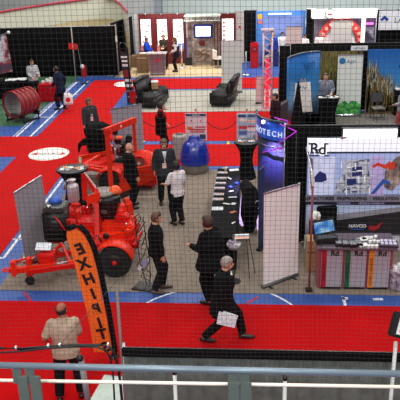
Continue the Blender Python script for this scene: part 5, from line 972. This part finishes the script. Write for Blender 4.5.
# man with his back turned
T, J = person('man in black jacket with his back half turned beside the long table holding a phone', at(213, 302), 58, 1.88, (20, 20, 22), (18, 18, 22), (66, 42, 34), 'short', hl=(-.16, .36, 1.14), hr=(.16, .3, 1.05), fl=(-.13, -.02), fr=(.15, .08), lean=4, hpitch=-10, hem=.74, fat=1.65, topname='jacket', sk=(186, 120, 100))
p = wl(T, (-.1, .56, 1.1)); T2 = thing('phone', 'small bright phone in the hand of the man in the black jacket', 'phone', PY(199.5, 241, p.y), R(20)); MB().box((0, 0, 0), (.09, .02, .07), rot=(R(-30), 0, 0), bev=.004).build('case', white, T2); MB().box((0, -.012, .002), (.07, .004, .055), rot=(R(-30), 0, 0)).build('display_face', mat('lit phone', (240, 240, 245), .4, emit=1), T2)
# white shirt man
T, J = person('dark haired man in white shirt with his back to the camera, standing mid booth', at(178.5, 225), 38, 1.7, (226, 216, 222), (26, 26, 32), (24, 20, 22), 'short', hl=(-.22, .3, 1.1), hr=(.24, .1, .86), fl=(-.08, .05), fr=(.1, -.04), sleeves='short', hem=.88, fat=1.05, topname='shirt')
# facing man
T, J = person('smiling man in charcoal jacket with badge facing the camera by the blue tank', at(166.5, 203.5), 192, 1.86, (52, 54, 58), (26, 26, 30), (92, 70, 56), 'short', hl=(-.27, .02, .88), hr=(.27, .02, .9), fl=(-.12, .05), fr=(.13, -.05), hem=.8, shirt=(196, 196, 198), badge=True, fat=1.12, hpitch=2, sk=(206, 146, 124))
# bald man in black by machine
T, J = person('bald man in black clothes standing between the two red machines', at(131, 208), -52, 1.84, (24, 25, 26), (22, 22, 25), (150, 110, 90), 'none', hl=(-.25, .16, .9), hr=(.24, .12, .88), fl=(-.12, .1), fr=(.12, -.05), hpitch=-4, fat=1.1, topname='sweater', sk=(206, 146, 122))
# red shirt and black vest
T, J = person('man in red shirt and black vest holding his hand to his face', at(163, 157), -84, 1.86, (150, 24, 34), (22, 22, 26), (40, 26, 22), 'short', hl=(-.2, .14, 1.0), hr=(.06, .17, 1.52), fl=(-.1, .02), fr=(.1, -.05), sleeves='short', vest=(18, 18, 20), hyaw=4, topname='shirt')
# grey jacket man behind machine
q = P(88, 97.5, 1.82); T, J = person('man in dark grey jacket with white lanyard standing on the red aisle', (q.x, q.y, .012), -138, 1.82, (58, 60, 66), (24, 24, 28), (104, 66, 46), 'short', hl=(-.26, .08, .88), hr=(.26, .08, .88), fl=(-.14, 0), fr=(.14, 0), hyaw=22, badge=True, fat=1.1, sk=(196, 130, 108))
# navy jacket man with bag
T, J = person('man in navy jacket carrying a white and red bag by the far left tables', at(62.5, 109.5), 72, 1.84, (26, 34, 56), (18, 18, 24), (30, 24, 26), 'short', hl=(-.2, .26, .95), hr=(.26, -.02, .92), fl=(-.1, .1), fr=(.1, -.1), hem=.78, lean=10, hpitch=-14, fat=1.12, shirt=(90, 120, 180))
p = PY(68, 98, (T.location.y-.35)); T2 = thing('carrier_bag', 'white carrier bag with red print held by the man in the navy jacket', 'bag', (p.x, p.y, p.z-.2), R(12)); MB().loft([(0, 0, -.08), (0, 0, 0), (0, 0, .3), (.0, 0, .42)], [(.19, .07), (.2, .09), (.17, .07), (.08, .02)], n=14).build('bag_body', white, T2, True); MB().lathe([(.1, -.085), (.1, -.075)], (0, 0, .14), 16, 'y').build('red_print', mat('signal red', (215, 30, 30), .6), T2); MB().loft([(-.06, 0, .4), (-.03, 0, .52), (.03, 0, .52), (.06, 0, .4)], .01, n=6).build('handle', white, T2)
# grey shirt man behind tables
T, J = person('bearded man in light grey shirt standing between the two far left tables', at(35.5, 99.5), -140, 1.8, (172, 174, 178), (24, 24, 28), (60, 40, 30), 'crop', hl=(-.14, .3, 1.08), hr=(.16, .28, 1.02), hpitch=0, topname='shirt', vox=.013)
# far red booth
q = P(146, 38, 1.62); T, J = person('person in bright blue shirt beside the grey pink counter', (q.x, q.y, .012), -110, 1.65, (28, 70, 190), (30, 30, 40), (36, 24, 24), 'short', hl=(-.1, .3, 1.0), hr=(.12, .3, 1.0), topname='shirt', vox=.014)
q = P(163.5, 34, 1.8); T, J = person('man in dark olive shirt standing behind the grey pink counter', (q.x, q.y, .012), 172, 1.8, (58, 50, 40), (30, 30, 34), (110, 80, 60), 'crop', hl=(-.06, .3, 1.08), hr=(.06, .3, 1.08), badge=True, fat=1.15, topname='shirt', vox=.014)
T, J = person('woman in dark vest with white sleeves and long brown hair by the far counter', at(176.5, 71.5), 95, 1.76, (222, 222, 224), (24, 24, 28), (98, 64, 44), 'long', hl=(-.12, .22, 1.0), hr=(.16, .2, 1.0), vest=(34, 32, 38), topname='shirt', vox=.014)
# podium man
q = P(326, 77, 1.7); T, J = person('man in grey blue shirt leaning on the black podium with hand on chin', (q.x, q.y+.1, .012), 176, 1.9, (128, 136, 156), (24, 24, 28), (84, 66, 60), 'crop', hl=(-.2, .34, 1.06), hr=(.02, .24, 1.36), lean=14, hpitch=-14, topname='shirt', fat=1.3, vox=.013)
# seated person behind easel
q = P(305.5, 84.5, 1.25); T, J = person('seated person mostly hidden behind the white easel sign', (q.x, q.y+.3, .012), 178, 1.7, (54, 48, 44), (32, 32, 36), (176, 150, 110), 'short', hl=(-.2, .3, .7), hr=(.2, .3, .7), sit=True, fl=(-.12, .12), fr=(.12, .12), topname='shirt', vox=.014)
T2 = thing('stool', 'black stool under the seated person behind the easel sign', 'stool', (q.x, q.y+.62, .012)); MB().lathe([(.2, .4), (.21, .43), (.2, .45)], n=20).build('seat', blackp, T2, True); MB().tube((0, 0, 0), (0, 0, .41), .03).build('stem', chrome, T2); MB().lathe([(.2, 0), (.2, .02)], n=20).build('base_plate', blackp, T2)
# right edge
q = P(401, 86, 1.7); T, J = person('person in pale grey shirt cut off by the right edge of the grass mural booth', (q.x+.1, q.y, .012), 60, 1.72, (150, 150, 150), (160, 80, 80), (120, 80, 60), 'short', hl=(-.16, .22, 1.06), hr=(.2, .1, .9), topname='shirt', vox=.014)
# behind the truss tower
q = P(276, 93.5, 1.66); T, J = person('dark haired person behind the glowing truss tower', (q.x, q.y, .012), 120, 1.68, (46, 26, 34), (30, 26, 30), (26, 18, 20), 'short', topname='shirt', vox=.014)
# blue booth
q = P(273.5, 33, 1.7); T, J = person('person with brown hair and blue shirt in the far blue booth', (q.x, q.y, .012), -150, 1.7, (40, 60, 150), (24, 24, 50), (150, 96, 60), 'long', topname='shirt', vox=.014)
q = P(305.5, 34.5, 1.62); T, J = person('person in white shirt standing right of the pale pinkish banner back', (q.x, q.y, .012), 130, 1.66, (232, 226, 220), (30, 30, 34), (40, 28, 26), 'short', topname='shirt', vox=.014)
q = P(284.5, 34.5, 1.62); T, J = person('person in white shirt half hidden left of the pale pinkish banner back', (q.x-.1, q.y+.7, .012), -150, 1.66, (226, 220, 216), (30, 30, 34), (44, 30, 26), 'short', topname='shirt', vox=.014)
q = P(320, 33.5, 1.62); T, J = person('ruddy faced person in pale shirt at the left foot of the red arch', (q.x, q.y, .012), 178, 1.7, (216, 208, 206), (40, 36, 44), (160, 90, 70), 'crop', topname='shirt', vox=.014, sk=(206, 120, 100))
q = P(390, 31, 1.66); T, J = person('person in pale teal top below the white chevron sign', (q.x, q.y+.35, .012), 178, 1.68, (150, 190, 188), (30, 30, 34), (34, 26, 26), 'long', topname='shirt', vox=.014)
# ================================================================== LIGHT
wd = bpy.data.worlds.new('hall air'); SC.world = wd; wd.use_nodes = True; wd.node_tree.nodes['Background'].inputs[0].default_value = (.82, .88, 1, 1); wd.node_tree.nodes['Background'].inputs[1].default_value = .11
def area(name, loc, size, power, col=(1, .97, .92), rot=(0, 0, 0), sy=None):
    l = bpy.data.lights.new(name, 'AREA'); l.shape = 'RECTANGLE'; l.size = size; l.size_y = sy or size; l.energy = power*.58; l.color = col
    o = bpy.data.objects.new(name, l); COL.objects.link(o); o.location = loc; o.rotation_euler = rot; return o
for x in (-11, -4, 3, 9):
    for y in (-5, 3, 10, 17, 24, 32, 40): area('hall_and_fill_lamp', (x, y, 11.6), 1.6, {-5: 1250, 3: 420, 10: 260, 17: 380, 24: 560, 32: 600, 40: 700}[y])  # front rows, from behind the camera, added as fill for camera-facing surfaces
for x in (-3.9, -5.2): area('booth_lamp', (x, 36.6, 3.2), .5, 60, rot=(R(35), 0, 0))
area('booth_lamp', (4.6, 36.4, 3.6), 1.0, 160, rot=(R(30), 0, 0)); area('booth_lamp', (1.2, 37.0, 3.4), 1.0, 60, rot=(R(30), 0, 0))
l = bpy.data.lights.new('purple_lamp', 'SPOT'); l.energy = 1800; l.color = (.5, .42, 1); l.spot_size = R(70); l.spot_blend = .8; o = bpy.data.objects.new('purple_lamp', l); COL.objects.link(o); o.location = (.1, 17.0, 2.6); o.rotation_euler = (R(0), R(-6), 0)
SC.view_settings.view_transform = 'Standard'; SC.view_settings.look = 'None'; SC.view_settings.gamma = 1; SC.view_settings.exposure = .12; SC.view_settings.use_curve_mapping = False
